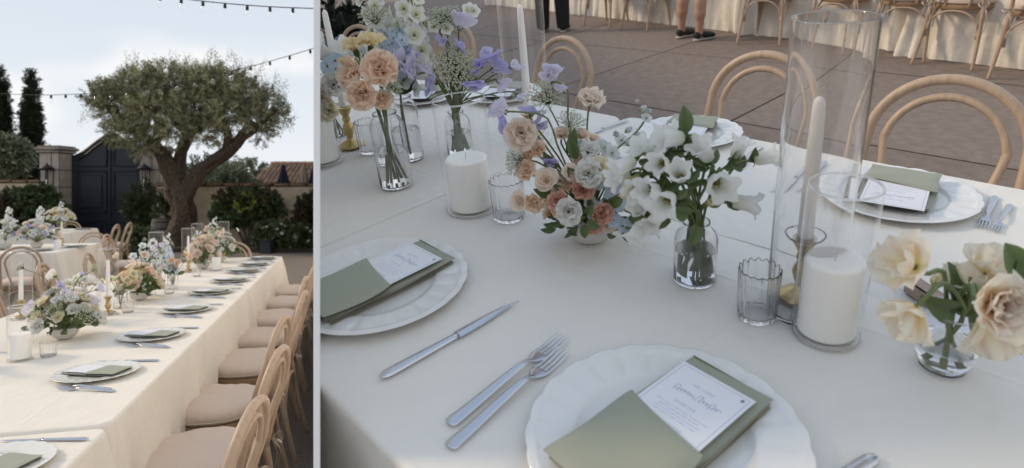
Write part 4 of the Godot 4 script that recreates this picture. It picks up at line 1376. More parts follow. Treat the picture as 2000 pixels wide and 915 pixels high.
func garden_plants() -> void:
	olive_tree()
	var dark := bough(26, 0.11, 0.026, Color(0.042, 0.064, 0.026), Color(0.092, 0.128, 0.050), 4, 0.20)
	var red := bough(26, 0.10, 0.024, Color(0.06, 0.026, 0.016), Color(0.05, 0.06, 0.022), 5, 0.20)
	var mid := bough(26, 0.12, 0.02, Color(0.04, 0.06, 0.025), Color(0.075, 0.10, 0.04), 6, 0.24)
	var greyg := bough(24, 0.20, 0.035, Color(0.14, 0.17, 0.10), Color(0.24, 0.26, 0.17), 7, 0.5)
	var fine := bough(30, 0.10, 0.012, Color(0.012, 0.019, 0.009), Color(0.028, 0.042, 0.02), 9, 0.22)
	var lime := bough(16, 0.10, 0.024, Color(0.16, 0.20, 0.03), Color(0.20, 0.25, 0.05), 10, 0.14)
	var p: Vector3
	p = Vector3(-6.3087, 0.0955, -14.7000)
	var s1 := shrub("standard_shrub", "round dark photinia shrub on a stem before the cream wall", "shrub", Vector3(p.x, 0, p.z), [[Vector3(-0.28, 0.90, 0), Vector3(0.40, 0.30, 0.3)], [Vector3(0.22, 1.02, 0), Vector3(0.42, 0.32, 0.3)], [Vector3(0.58, 1.0, 0.05), Vector3(0.22, 0.22, 0.2)], [Vector3(-0.62, 0.82, 0.05), Vector3(0.18, 0.22, 0.2)], [Vector3(0.05, 1.20, 0), Vector3(0.34, 0.18, 0.25)]], 800, dark, 1.0, 0.035)
	scatter("young_foliage", s1, lime, crown_places([[Vector3(0.15, 1.12, 0.30), Vector3(0.36, 0.16, 0.08)]], 22, 0.9, 0.2))
	scatter("young_foliage", s1, red, crown_places([[Vector3(0.0, 1.20, 0.05), Vector3(0.60, 0.16, 0.2)]], 90, 1.0, 0.5))
	p = Vector3(-4.6560, 0.1230, -14.4000)
	shrub("standard_shrub", "reddish photinia shrub at the end of the cream wall", "shrub", Vector3(p.x, 0, p.z), [[Vector3(0, 0.95, 0), Vector3(0.38, 0.32, 0.3)], [Vector3(0.2, 1.12, 0), Vector3(0.32, 0.28, 0.3)], [Vector3(-0.15, 0.68, 0), Vector3(0.26, 0.2, 0.2)]], 480, red, 1.0, 0.03)
	p = Vector3(-12.1940, 0.1430, -15.6000)
	shrub("broad_shrub", "broad dark green shrub beside the left gate pillar", "shrub", Vector3(p.x, 0, p.z), [[Vector3(0, 0.75, 0), Vector3(0.62, 0.5, 0.5)], [Vector3(-0.3, 1.1, 0), Vector3(0.34, 0.28, 0.3)], [Vector3(0.2, 1.18, 0), Vector3(0.34, 0.28, 0.3)], [Vector3(0.5, 0.7, 0), Vector3(0.3, 0.42, 0.3)], [Vector3(-0.1, 0.35, 0.1), Vector3(0.66, 0.36, 0.4)]], 1300, dark, 1.15, 0.04)
	p = Vector3(-12.7680, 0.1763, -15.2000)
	shrub("broad_shrub", "very dark shrub in the shade at the left edge by the low wall", "shrub", Vector3(p.x, 0, p.z), [[Vector3(0, 0.7, 0), Vector3(0.6, 0.6, 0.5)]], 500, red, 1.0, 0.03)
	for c in [[62, 141, 0.30, "slender dark cypress standing beyond the left gate pillar"], [1, 138, 0.34, "dark cypress cut off by the left edge of the view"]]:
		var z := -20.5
		var x: float = (c[0] - 1000.0) / 1200.0 * 20.56
		var top: float = 1.443 + (370.0 - c[1]) / 1200.0 * 20.5
		var t := thing("cypress_tree", c[3], "tree", Transform3D(Basis(), Vector3(x, 0, z)))
		var blobs := []
		for k in 12:
			var f := k / 11.0
			blobs.append([Vector3(0.03 * sin(k * 2.0), 0.4 + (top - 0.9) * f, 0), Vector3(c[2] * (1.0 - 0.72 * f * f), 0.5, c[2] * (1.0 - 0.72 * f * f))])
		scatter("crown", t, fine, crown_places(blobs, 2600, 1.0, 0.35, 1.4), 0.7, 1.5)
		part("trunk", Sh.new().tube([Vector3(0, -0.1, 0), Vector3(0, top * 0.6, 0)], [0.1, 0.04], 8).done(), M.bark, t)
	var trees := [[14, 292, -19.0, 0.20, "pale green bush-like tree between the two cypresses", 500], [395, 338, -24.0, 0.75, "round grey-green tree seen under the olive branches", 420], [447, 348, -23.0, 0.65, "grey-green tree over the wall, left of the tiled roof", 420], [488, 340, -27.0, 0.85, "far hazy tree right behind the corner of the tiled roof", 420], [90, 322, -26.0, 0.7, "far olive-grey tree behind the left gate pillar", 300]]
	for c in trees:
		var d: float = -c[2]
		var x: float = (c[0] - 1000.0) / 1200.0 * d
		var y: float = 1.443 + (370.0 - c[1]) / 1200.0 * d
		var r: float = c[3]
		var t := thing("garden_tree", c[4], "tree", Transform3D(Basis(), Vector3(x, 0, c[2])))
		scatter("crown", t, greyg, crown_places([[Vector3(0, y - r * 0.3, 0), Vector3(r, r * 0.8, r)], [Vector3(-r * 0.5, y - r * 0.8, 0), Vector3(r * 0.8, r * 0.7, r)], [Vector3(r * 0.5, y - r * 0.9, 0), Vector3(r * 0.8, r * 0.8, r)], [Vector3(0, y - r * 1.7, 0), Vector3(r, r, r)]], c[5], 0.8, 0.2), 0.6, 1.2)
		part("trunk", Sh.new().tube([Vector3(0, -0.1, 0), Vector3(0.05, y - r, 0)], [0.12, 0.06], 8).done(), M.bark, t)
	# climbers on the right pillar and the wall behind the trunk
	var iv := thing("climbing_vine", "green climber on the pillar and wall behind the olive trunk", "vine", Transform3D(Basis(), Vector3(-9.6, 0, -16.2)))
	scatter("foliage", iv, mid, crown_places([[Vector3(-0.1, 1.05, 0.1), Vector3(0.36, 0.5, 0.12)], [Vector3(0.1, 0.55, 0.1), Vector3(0.3, 0.45, 0.12)], [Vector3(-0.2, 0.95, 0.2), Vector3(0.2, 0.2, 0.15)], [Vector3(1.00, 1.12, 0.75), Vector3(0.22, 0.24, 0.1)], [Vector3(0.8, 0.75, 0.75), Vector3(0.16, 0.34, 0.1)]], 420, 0.75, 0.1, 0.0))
	part("stem", Sh.new().tube(curve([Vector3(0, 0, 0.1), Vector3(0.05, 0.5, 0.1), Vector3(-0.1, 1.3, 0.1)], 8), 0.02, 6).done(), M.bark, iv)
	part("stem", Sh.new().tube(curve([Vector3(0.8, 0, 0.8), Vector3(0.85, 0.5, 0.78), Vector3(1.0, 1.3, 0.75)], 8), 0.015, 6).done(), M.bark, iv)
	var k := 0
	for c in [[526, "white rose bush behind the dark planter box"], [556, "white rose bush in the middle of the bed by the wall"], [592, "white rose bush nearest the white dividing wall"], [268, "white flowering bush at the foot of the navy gate"]]:
		p = Vector3(-11.8333, -0.0007, -14.2000)
		var z := -14.2 if k < 3 else -12.0
		var x: float = (c[0] - 1000.0) / 1200.0 * -z
		var t := shrub("rose_bush", c[1], "bush", Vector3(x, 0.08, z), [[Vector3(0, 0.28, 0), Vector3(0.34, 0.28, 0.3)]], 200, dark, 0.8, 0.012, "white rose bushes")
		for j in 11:
			var d := Vector3(rng.randf_range(-1, 1), rng.randf_range(-0.2, 1), rng.randf_range(0.1, 1)).normalized()
			flower(t, "carnation_white", Vector3(0, 0.28, 0) + d * Vector3(0.34, 0.28, 0.3), d, 0.045)
		k += 1
	p = Vector3(-5.5300, -0.0153, -14.0000)
	var bx := thing("planter_box", "dark green planter box at the foot of the garden wall", "planter", Transform3D(Basis(), Vector3(p.x, 0, -13.85)))
	part("box", Sh.new().box(Vector3(0, 0.14, 0), Vector3(0.26, 0.28, 0.24), 0.01).done(), M.planter, bx)
	part("rim", Sh.new().box(Vector3(0, 0.29, 0), Vector3(0.29, 0.03, 0.27), 0.008).done(), M.planter, bx)
	p = Vector3(-8.6640, 0.1763, -15.2000)
	var br := thing("wooden_barrel", "weathered grey barrel standing left of the olive trunk", "barrel", Transform3D(Basis(), Vector3(p.x, 0, -15.2)))
	for j in 14:
		var a := TAU * j / 14
		var st := Sh.new()
		st.grid(2, 8, func(u, v):
			var an: float = a + (u - 0.5) * 0.43
			var r: float = 0.21 + 0.05 * sin(PI * v)
			return Vector3(cos(an) * r, 0.72 * v, sin(an) * r))
		part("stave", st.done(), M.barrel, br)
	for y in [0.08, 0.24, 0.48, 0.64]:
		part("hoop", ring(0.21 + 0.05 * sin(PI * y / 0.72) + 0.004, y, 0.012, 20).done(), M.iron, br)
	part("head", puck(0.2, 0.68, 0.70, 20).done(), M.barrel, br)

func string_lights() -> void:
	var runs := [[Vector3(-8.8667, 3.0422, -9.5000), Vector3(-2.2440, 3.1230, -7.2000), 0.32, 24, "string of clear bulbs crossing the sky before the olive crown", 0.0], [Vector3(-4.9467, 3.6130, -5.6000), Vector3(-1.5000, 2.9138, -5.0000), 0.12, 17, "upper string of clear bulbs at the top edge of the view", 0.0]]
	for r in runs:
		var t := thing("string_lights", r[4], "string lights", Transform3D(), "strings of bulbs over the yard")
		var a: Vector3 = r[0]
		var b: Vector3 = r[1]
		var ps := []
		for k in 41:
			var f := k / 40.0
			ps.append(a.lerp(b, f) - Vector3(0, 4.0 * r[2] * f * (1.0 - f), 0))
		part("wire", Sh.new().tube(ps, 0.0045, 5).done(), M.wire, t)
		for k in r[3]:
			var f: float = (k + 0.5) / r[3]
			var p := a.lerp(b, f) - Vector3(0, 4.0 * r[2] * f * (1.0 - f), 0)
			var so := Sh.new().lathe([Vector2(0.006, 0.0), Vector2(0.017, -0.012), Vector2(0.018, -0.055), Vector2(0.0005, -0.057)], 10)
			var bulb := part("socket", so.done(), M.wire, t, Transform3D(Basis(Vector3.RIGHT, rng.randf_range(-0.15, 0.15)).scaled(Vector3.ONE * (0.85 if r[2] > 0.2 else 0.72)), p))
			part("glass_bulb", Sh.new().lathe([Vector2(0.0005, -0.135), Vector2(0.016, -0.128), Vector2(0.026, -0.108), Vector2(0.024, -0.088), Vector2(0.014, -0.066), Vector2(0.013, -0.056)], 12).done(), M.glass, bulb)
	for q in [[Vector3(-8.8667, 3.0422, -9.5000), "timber post holding the lower string of bulbs"], [Vector3(-4.9467, 3.6130, -5.6000), "timber post holding the upper string of bulbs"]]:
		var p: Vector3 = q[0]
		solo("light_post", Sh.new().box(Vector3(0, (p.y + 0.2) / 2, 0), Vector3(0.09, p.y + 0.2, 0.09), 0.01).done(), M.seat_wood, q[1], "post", Transform3D(Basis(), Vector3(p.x, 0, p.z)))

func plate_setting(at: Transform3D, which: String, where: String, yaws: Array, group: String, kn := true) -> void:
	again("plate_yard", "dinner_plate", func(o): make_plate(o, 0.138, M.china), "white scalloped plate, %s %s" % [which, where], "plate", at, "plates " + group)
	var nk := at * Transform3D(Basis(Vector3.UP, yaws[0]).scaled(Vector3(1, 1, 1)) * Basis.from_scale(Vector3(1, 0.55, 1)), Vector3(0, 0.0115, 0))
	again("napkin_yard", "napkin", func(o): make_napkin(o, 0.205, 0.10), "folded sage napkin on the %s plate %s" % [which, where], "napkin", nk, "napkins " + group)
	again("card_yard", "menu_card", func(o): make_card(o), "white menu card in the %s napkin %s" % [which, where], "card", nk * Transform3D(Basis(Vector3.UP, PI).scaled(Vector3(0.86, 1, 0.70)), Vector3(0.0, 0.0137, -0.040)), "menu cards " + group)
	if not kn:
		return
	for k in 2:
		again("fork", "fork", make_fork, "steel fork %s the %s plate %s" % [["next to", "outermost beside"][k], which, where], "fork", Transform3D(Basis(Vector3.UP, yaws[1] + 0.03 * k), at.origin + at.basis * Vector3(0, 0, 0) + yaws[3] * (0.165 + 0.032 * k) + yaws[4] * (0.02 + 0.02 * k)), "forks " + group)
	again("knife", "table_knife", make_knife, "steel knife beyond the %s plate %s" % [which, where], "knife", Transform3D(Basis(Vector3.UP, yaws[2]), at.origin - yaws[3] * 0.165 + yaws[4] * 0.05), "knives " + group)

func long_table() -> void:
	var W := 1.12
	var names := ["near length of the long banquet table at the bottom edge", "middle length of the long banquet table", "far length of the long banquet table"]
	var k := 0
	for r in [[-2.45, 2.445, 0.752], [0.0, 2.47, TOP], [2.475, 2.15, TOP - 0.002]]:
		laid_table(Transform3D(Basis(U, Vector3.UP, -V), O + U * r[0] + V * W), r[1], W, r[2], names[k], "cream cloth over the " + names[k], "long banquet table", 31 + k, M.cloth, 0.035)
		k += 1
	var near := -U        # towards the viewer
	var out := -V         # towards the chairs
	var yaw := atan2(out.x, out.z) - 0.10
	var i := 0
	for s in [[-0.24, 0.185], [0.543, 0.223], [1.132, 0.207], [1.767, 0.215], [2.373, 0.212], [2.907, 0.19], [3.437, 0.18], [3.90, 0.165], [4.40, 0.16]]:
		plate_setting(Transform3D(Basis(), lt(s[0], s[1], TOP - (0.008 if i == 0 else 0.0))), ORD[i], "from the near end of the long table", [yaw - 0.28, yaw - 0.30, yaw - 0.12, near, out], "along the long table")
		i += 1
	plate_setting(Transform3D(Basis(), lt(4.42, 0.80)), "lone", "on the far left corner of the long table", [yaw + PI, yaw, yaw, near, out], "along the long table", false)
	i = 0
	for s in [-0.80, -0.17, 0.40, 1.00, 1.62, 2.23, 2.87, 3.48, 4.10]:
		var where := "%s from the viewer on the right of the long table" % ORD[i]
		chair(lt(s + rng.randf_range(-0.03, 0.03), -0.115 + rng.randf_range(-0.03, 0.02), 0.0), atan2(V.x, V.z) + rng.randf_range(-0.12, 0.12) - 0.16, "beige-cushioned chair, " + where, "chairs on the right of the long table")
		i += 1
	for s in [[2.75, 1.36, "near"], [3.55, 1.36, "middle"], [4.35, 1.34, "far"]]:
		chair(lt(s[0], s[1], 0.0), atan2(-V.x, -V.z) + 0.1, "bentwood chair, %s one of three left of the long table" % s[2], "chairs on the left of the long table")
	chair(lt(4.92, 0.55, 0.0), atan2(-U.x, -U.z), "bentwood chair alone at the far end of the long table", "chairs at the table ends")

func centre_of_long_table() -> void:
	var where := ["near the left edge of the long table", "in the nearest third of the long table", "beside the second flower bowl", "in the middle of the long table", "beyond the peach flowers", "at the far end of the long table"]
	# bowls of flowers
	var bowls := [[1.20, 0.585, 0.060, 0.055, ["lisianthus_white", "rose_cream", "lisianthus_white", "floret_blue", "carnation_cream", "rose_blush", "umbel", "lisianthus_white", "sweetpea_pale"], 50, Vector3(0.130, 0.115, 0.13), 0.040, 0.042, "nearest the viewer, white and cream with lilac sweet peas"], [2.21, 0.58, 0.060, 0.055, ["rose_cream", "lisianthus_peach", "carnation_yellow", "rose_blush", "lisianthus_cream", "floret_ice"], 42, Vector3(0.11, 0.12, 0.11), 0.038, 0.042, "second along, cream and peach"], [3.74, 0.55, 0.058, 0.055, ["lisianthus_peach", "rose_blush", "carnation_cream", "rose_blush", "lisianthus_blush"], 34, Vector3(0.12, 0.15, 0.12), 0.040, 0.055, "third along, deep peach"], [4.25, 0.52, 0.06, 0.055, ["lisianthus_white", "floret_blue", "rose_peach", "umbel", "carnation_white", "floret_ice"], 40, Vector3(0.14, 0.18, 0.14), 0.040, 0.055, "farthest, white and blue with a peach rose"]]
	for b in bowls:
		var at := lt(b[0], b[1])
		again("bowl_yard", "flower_bowl", func(o): make_bowl(o, 0.056, 0.052), "white bowl under the flowers %s" % b[9], "bowl", Transform3D(Basis(), at), "white flower bowls")
		var t := thing("flower_arrangement", "low flower arrangement %s" % b[9], "flowers", Transform3D(Basis(), at), "flower arrangements on the long table")
		posy(t, Vector3(0, 0.03, 0), b[4], b[5], b[6], b[7], b[8], 60)
		for j in 6:
			var a := rng.randf() * TAU
			var e := Vector3(cos(a) * 0.16, 0.22 + rng.randf() * 0.12, sin(a) * 0.16)
			stem(t, [Vector3(0, 0.05, 0), e * Vector3(0.4, 0.8, 0.4), e])
			flower(t, ["sweetpea_pale", "sweetpea_lilac", "umbel"][j % 3] if b[0] < 2.0 else ["umbel", "lisianthus_blush", "floret_ice"][j % 3], e, Vector3(cos(a), 0.5, sin(a)), 0.026)
	# vases with tall stems
	var vases := [[2.38, 0.57, 0.034, 0.13, [["floret_ice", 0.36], ["floret_blue", 0.31], ["floret_ice", 0.27]], "glass vase of white larkspur in the middle of the long table"], [2.62, 0.50, 0.034, 0.13, [["floret_blue", 0.30], ["floret_blue", 0.27], ["lisianthus_peach", 0.2], ["lisianthus_peach", 0.17]], "glass vase of blue delphinium and peach blooms"], [2.78, 0.62, 0.03, 0.12, [["floret_lilac", 0.33], ["sweetpea_pale", 0.26], ["floret_ice", 0.36]], "glass vase of lilac stems behind the blue delphinium"], [1.62, 0.70, 0.034, 0.12, [["sweetpea_white", 0.2], ["lisianthus_white", 0.18], ["sweetpea_white", 0.22], ["lisianthus_white", 0.16]], "glass vase of white blooms beside the brass candlestick"], [1.95, 0.60, 0.032, 0.11, [["lisianthus_cream", 0.17], ["rose_cream", 0.15]], "small vase of cream blooms before the second bowl"], [0.78, 0.80, 0.036, 0.12, [["bell_white", 0.17], ["umbel", 0.19], ["lisianthus_white", 0.16], ["sweetpea_pale", 0.30]], "vase of white blooms cut by the left edge of the view"], [4.55, 0.62, 0.03, 0.12, [["floret_ice", 0.40], ["floret_ice", 0.34]], "glass vase of tall white stems at the far end"]]
	for b in vases:
		var at := lt(b[0], b[1])
		again("bottle_yard", "glass_vase", func(o): make_bottle(o, 0.034, 0.12, 0.024, 0.06, false), b[5], "vase", Transform3D(Basis(), at), "glass vases on the long table")
		var t := thing("flower_bunch", "stems standing in the %s" % b[5], "flowers", Transform3D(Basis(), at), "flower bunches on the long table")
		var j := 0
		for f in b[4]:
			var a: float = j * 2.2 + b[0] * 3.0
			var e := Vector3(cos(a) * 0.055, f[1], sin(a) * 0.055)
			if f[0].begins_with("floret"):
				spike(t, f[0], Vector3(0, 0.01, 0), e, 22, 0.021)
			else:
				for w in 3:
					var g: Vector3 = e + Vector3(rng.randf_range(-0.05, 0.05), rng.randf_range(-0.03, 0.03), rng.randf_range(-0.05, 0.05))
					stem(t, [Vector3(0, 0.01, 0), g * Vector3(0.3, 0.55, 0.3), g])
					flower(t, f[0], g, Vector3(g.x, 0.05, g.z + 0.02), 0.030 if not f[0].begins_with("bell") else 0.022)
			for w in 3:
				leaf(t, e * Vector3(0.5, rng.randf_range(0.4, 0.7), 0.5), Vector3(cos(a + w * 2.0), 0.4, sin(a + w * 2.0)), 0.055, 0.014)
			j += 1
	# pillar candles in low glass cylinders
	var i := 0
	for b in [[0.845, 0.60, "left of the nearest flower bowl"], [1.53, 0.60, "behind the nearest flower bowl"], [3.60, 0.42, "beside the peach flowers"]]:
		again("hurricane_yard", "candle_glass", func(o): make_cylinder_glass(o, 0.043, 0.215), "clear glass cylinder round a pillar candle, " + b[2], "candle glass", Transform3D(Basis(), lt(b[0], b[1])), "candle glasses on the long table")
		again("pillar_yard", "pillar_candle", func(o): make_pillar_candle(o, 0.036, 0.100), "thick white pillar candle in the glass " + b[2], "candle", Transform3D(Basis(), lt(b[0], b[1], TOP + 0.0078)), "pillar candles on the long table")
	for b in [[1.75, 1.00, "at the left edge of the view"], [1.76, 0.60, "by the white blooms"], [3.12, 0.74, "behind the larkspur"], [3.55, 0.62, "before the peach bowl"], [4.30, 0.72, "left of the farthest flowers"], [4.62, 0.55, "amid the farthest flowers"], [1.02, 0.80, "behind the nearest candle glass"]]:
		if i < 6:
			again("tall_glass_yard", "tall_candle_glass", func(o): make_cylinder_glass(o, 0.050, 0.36), "tall clear cylinder round a taper, " + b[2], "candle glass", Transform3D(Basis(), lt(b[0], b[1])), "tall glasses on the long table")
		again("stick_yard", "candlestick", func(o): make_candlestick(o, 0.09), "brass candlestick %s of the long table" % b[2], "candlestick", Transform3D(Basis(), lt(b[0], b[1], TOP + (0.0085 if i < 6 else 0.0))), "candlesticks on the long table")
		again("taper_yard", "taper_candle", func(o): make_taper(o, 0.20), "slim white taper %s of the long table" % b[2], "candle", Transform3D(Basis(), lt(b[0], b[1], TOP + 0.0078 + 0.090)), "tapers on the long table")
		i += 1
	i = 0
	for b in [[0.875, 0.515, "right of the nearest candle glass"], [1.80, 0.515, "below the second flower bowl"], [2.42, 0.47, "before the larkspur vase"], [3.25, 0.49, "left of the peach bowl"]]:
		again("votive", "ribbed_glass", make_votive, "small ribbed glass " + b[2], "glass", Transform3D(Basis().scaled(Vector3.ONE * 0.82), lt(b[0], b[1])), "ribbed glasses on the long table")

func side_tables() -> void:
	var C := Vector3(-4.93, 0, -6.63)
	laid_table(Transform3D(Basis(U, Vector3.UP, -V), C + V * 2.6), 1.25, 2.6, TOP, "side table left of the long one", "cream cloth over the side table left of the long one", "side tables", 51, M.cloth, 0.07)
	var D := Vector3(-6.95, 0, -9.6)
	laid_table(Transform3D(Basis(U, Vector3.UP, -V), D + V * 2.4), 1.2, 2.4, TOP, "farthest table, before the navy gate", "cream cloth over the farthest table before the gate", "side tables", 52, M.cloth, 0.06)
	var a := func(c: Vector3, s: float, t: float, h := TOP) -> Vector3: return c + U * s + V * t + Vector3(0, h, 0)
	var fwd := atan2(U.x, U.z)
	for q in [[a.call(C, -0.16, 0.20, 0.0), fwd + 0.25, "on the near side of the side table, right one"], [a.call(C, -0.12, 0.66, 0.0), fwd - 0.05, "on the near side of the side table, at the left edge"], [a.call(C, 1.42, 0.25, 0.0), fwd + PI, "on the far side of the side table, right one"], [a.call(C, 1.40, 0.72, 0.0), fwd + PI + 0.1, "on the far side of the side table, left one"], [a.call(C, 1.25, -0.35, 0.0), fwd + PI / 2 + PI, "at the far right corner of the side table"], [a.call(D, 0.35, -0.28, 0.0), fwd + PI / 2, "at the right end of the farthest table, near one"], [a.call(D, 0.95, -0.28, 0.0), fwd + PI / 2, "at the right end of the farthest table, far one"], [a.call(D, 1.38, 0.6, 0.0), fwd + PI, "behind the farthest table, before the gate"], [a.call(D, -0.15, 1.5, 0.0), fwd, "on the near side of the farthest table"], [a.call(D, 1.4, 2.0, 0.0), fwd + PI, "behind the farthest table, at its left"]]:
		chair(q[0], q[1], "bentwood chair " + q[2], "chairs at the side tables")
	var yaw := atan2(-U.x, -U.z)
	plate_setting(Transform3D(Basis(), a.call(C, 0.24, 0.26)), "first", "on the side table", [yaw + 1.4, yaw, yaw, U * 0, V], "on the side tables", false)
	plate_setting(Transform3D(Basis(), a.call(C, 0.66, 0.05)), "corner", "on the side table", [yaw + 1.2, yaw, yaw, U, V], "on the side tables", false)
	plate_setting(Transform3D(Basis(), a.call(C, 0.45, 0.80)), "back", "on the side table", [yaw + 1.4, yaw, yaw, U, V], "on the side tables", false)
	plate_setting(Transform3D(Basis(), a.call(D, 0.9, 0.12)), "only", "on the farthest table", [yaw + 1.4, yaw, yaw, U, V], "on the side tables", false)
	var fl := [[a.call(C, 0.62, 0.44), ["floret_blue", "lisianthus_white", "floret_lilac", "rose_blush", "floret_ice", "sweetpea_lilac"], 40, Vector3(0.20, 0.15, 0.18), 0.045, 0.08, "blue and white flowers in the middle of the side table"], [a.call(C, 0.6, 0.74), ["lisianthus_white", "umbel", "bell_white"], 16, Vector3(0.12, 0.12, 0.12), 0.045, 0.14, "white flowers toward the left of the side table"], [a.call(D, 0.6, 0.36), ["rose_cream", "carnation_cream", "rose_peach", "lisianthus_white", "lisianthus_white"], 30, Vector3(0.22, 0.16, 0.2), 0.055, 0.12, "cream and coral flowers on the farthest table"]]
	for f in fl:
		again("bowl_yard", "flower_bowl", func(_o): pass, "white bowl under the " + f[6], "bowl", Transform3D(Basis().scaled(Vector3.ONE * 1.1), f[0]), "white flower bowls")
		var t := thing("flower_arrangement", f[6], "flowers", Transform3D(Basis(), f[0]), "flower arrangements on the side tables")
		posy(t, Vector3(0, 0.04, 0), f[1], f[2], f[3], f[4], f[5], 26)
		if f[4] < 0.06:
			spike(t, "floret_ice", Vector3(0, 0.03, 0), Vector3(0.05, 0.46, 0), 26, 0.032)
	var n := 0
	for q in [[a.call(C, 0.80, 0.26), "right of the blue flowers on the side table"], [a.call(C, 0.62, 0.92), "at the left edge on the side table"]]:
		again("tall_glass_yard", "tall_candle_glass", func(_o): pass, "tall clear cylinder round a taper, " + q[1], "candle glass", Transform3D(Basis(), q[0]), "tall glasses on the side tables")
		again("stick_yard", "candlestick", func(_o): pass, "brass candlestick " + q[1], "candlestick", Transform3D(Basis(), q[0] + Vector3(0, 0.0078, 0)), "candlesticks on the side tables")
		again("taper_yard", "taper_candle", func(_o): pass, "slim white taper " + q[1], "candle", Transform3D(Basis(), q[0] + Vector3(0, 0.0985, 0)), "tapers on the side tables")
		n += 1
	var pc: Vector3 = a.call(C, 0.55, 0.20)
	again("pillar_yard", "pillar_candle", func(_o): pass, "bare white pillar candle near the corner of the side table", "candle", Transform3D(Basis(), pc), "")
	# flowers set on the ground between the tables
	var gp: Vector3 = Vector3(-6.3796, -0.0000, -9.1137)
	var gt := thing("ground_flowers", "blue and white flowers growing up from the ground between the tables", "flowers", Transform3D(Basis(), gp))
	posy(gt, Vector3(0, 0.05, 0), ["floret_blue", "floret_ice", "lisianthus_white", "umbel"], 26, Vector3(0.34, 0.22, 0.3), 0.06, 0.22, 60)
	for k in 6:
		spike(gt, "floret_blue", Vector3(rng.randf_range(-0.15, 0.15), 0.05, 0), Vector3(rng.randf_range(-0.32, 0.32), rng.randf_range(0.4, 0.62), rng.randf_range(-0.1, 0.2)), 16, 0.04)


# ---------- the tilted terrace ----------
var D := Vector3(0.656, 0, 0.755)       # along its long table, towards the right
var N := Vector3(-0.755, 0, 0.656)      # across it, towards the viewer
const RT := 0.7608                      # where things stand on the cloth
const RO := 0.7638                      # where they stand on the second cloth

func yaw_of(v: Vector3) -> float:
	return atan2(v.x, v.z)

func on(p: Vector3, yaw := 0.0, sc := Vector3.ONE) -> Transform3D:
	return Transform3D(Basis(Vector3.UP, yaw).scaled(sc) if sc == Vector3.ONE else Basis(Vector3.UP, yaw) * Basis.from_scale(sc), p)

func terrace_floor() -> void:
	var base := Basis(D, Vector3.UP, -N)      # x along D
	var fl := struct("terrace", Sh.new().box(Vector3(0, -0.112, 0), Vector3(30, 0.2, 22), 0.0).done(), M.joint, Transform3D(base, Vector3(4.0, 0, -6.5)))
	for i in 19:
		for j in 14:
			var c := D * (-15.0 + 1.62 * i) - N * (-5.0 + 1.62 * j) + Vector3(4.0, 0, -6.5) + N * 6.0
			if c.z > 1.6 or c.x < -6.0 or c.x > 14.0 or absf(c.x - 2.5) > 3.0 + 1.15 * absf(c.z - 1.0):
				continue
			part("paving_slab", Sh.new().box(Vector3(0, -0.010 + rng.randf_range(-0.0012, 0.0012), 0), Vector3(1.613, 0.02, 1.613), 0.003).done(), [M.concrete, M.concrete_dark, M.concrete_pale][rng.randi() % 3], fl, fl.transform.affine_inverse() * (cur * Transform3D(base, c)))

func terrace_tables() -> void:
	var w := 1.165
	var pa := Vector3(0.358, 0, -1.697)
	laid_table(Transform3D(Basis(D, Vector3.UP, N), pa), 2.6, w, 0.76, "terrace banquet table in the foreground", "off-white cloth over the foreground terrace table", "terrace tables", 61, M.cloth_far, 0.02)
	laid_table(Transform3D(Basis(D, Vector3.UP, N), pa - D * 2.612 + N * 0.01), 2.6, w, 0.756, "terrace banquet table continuing to the far left", "off-white cloth over the far left terrace table", "terrace tables", 62, M.cloth_far, 0.02)
	var o := Sh.new()
	var q := FastNoiseLite.new()
	q.seed = 4
	q.frequency = 1.0
	o.grid(90, 24, func(a, b):
		var x: float = 0.03 + 2.5 * a
		var z: float = 0.012 + b * (0.472 + 0.010 * q.get_noise_1d(a * 9.0))
		var edge: float = minf(1.0, minf((1.0 - b) * 24.0, a * 90.0) / 1.5)
		return Vector3(x, 0.0006 + 0.0022 * edge + 0.0012 * exp(-pow((b - 0.955) / 0.02, 2.0)) + 0.0006 * q.get_noise_2d(a * 8.0, b * 4.0), z))
	solo("tablecloth", o.done(), M.cloth_far, "second off-white cloth laid over the far half of the foreground table", "tablecloth", Transform3D(Basis(D, Vector3.UP, N), pa + Vector3(0, 0.76, 0)), "")
	# the row of tables across the yard
	var b0: Vector3 = Vector3(2.9692, 0.0000, -6.0669)
	var fd: Vector3 = (Vector3(3.7473, 0.0000, -4.7603) - Vector3(1.7613, 0.0000, -8.2677)).normalized()
	var fn := Vector3(-fd.z, 0, fd.x)
	var i := 0
	for r in [[-6.2, 2.7, 0.0], [-3.32, 2.7, 0.0], [-0.56, 1.62, 0.02], [1.12, 2.2, 0.16]]:
		var nm: String = ["farthest", "third", "second", "nearest"][i]
		laid_table(Transform3D(Basis(fd, Vector3.UP, fn), b0 + fd * r[0] - fn * (0.95 - r[2])), r[1], 0.95, 0.76, "%s table of the row across the terrace" % nm, "white cloth to the ground on the %s table of the far row" % nm, "far row of tables", 70 + i, M.cloth, 0.03)
		i += 1

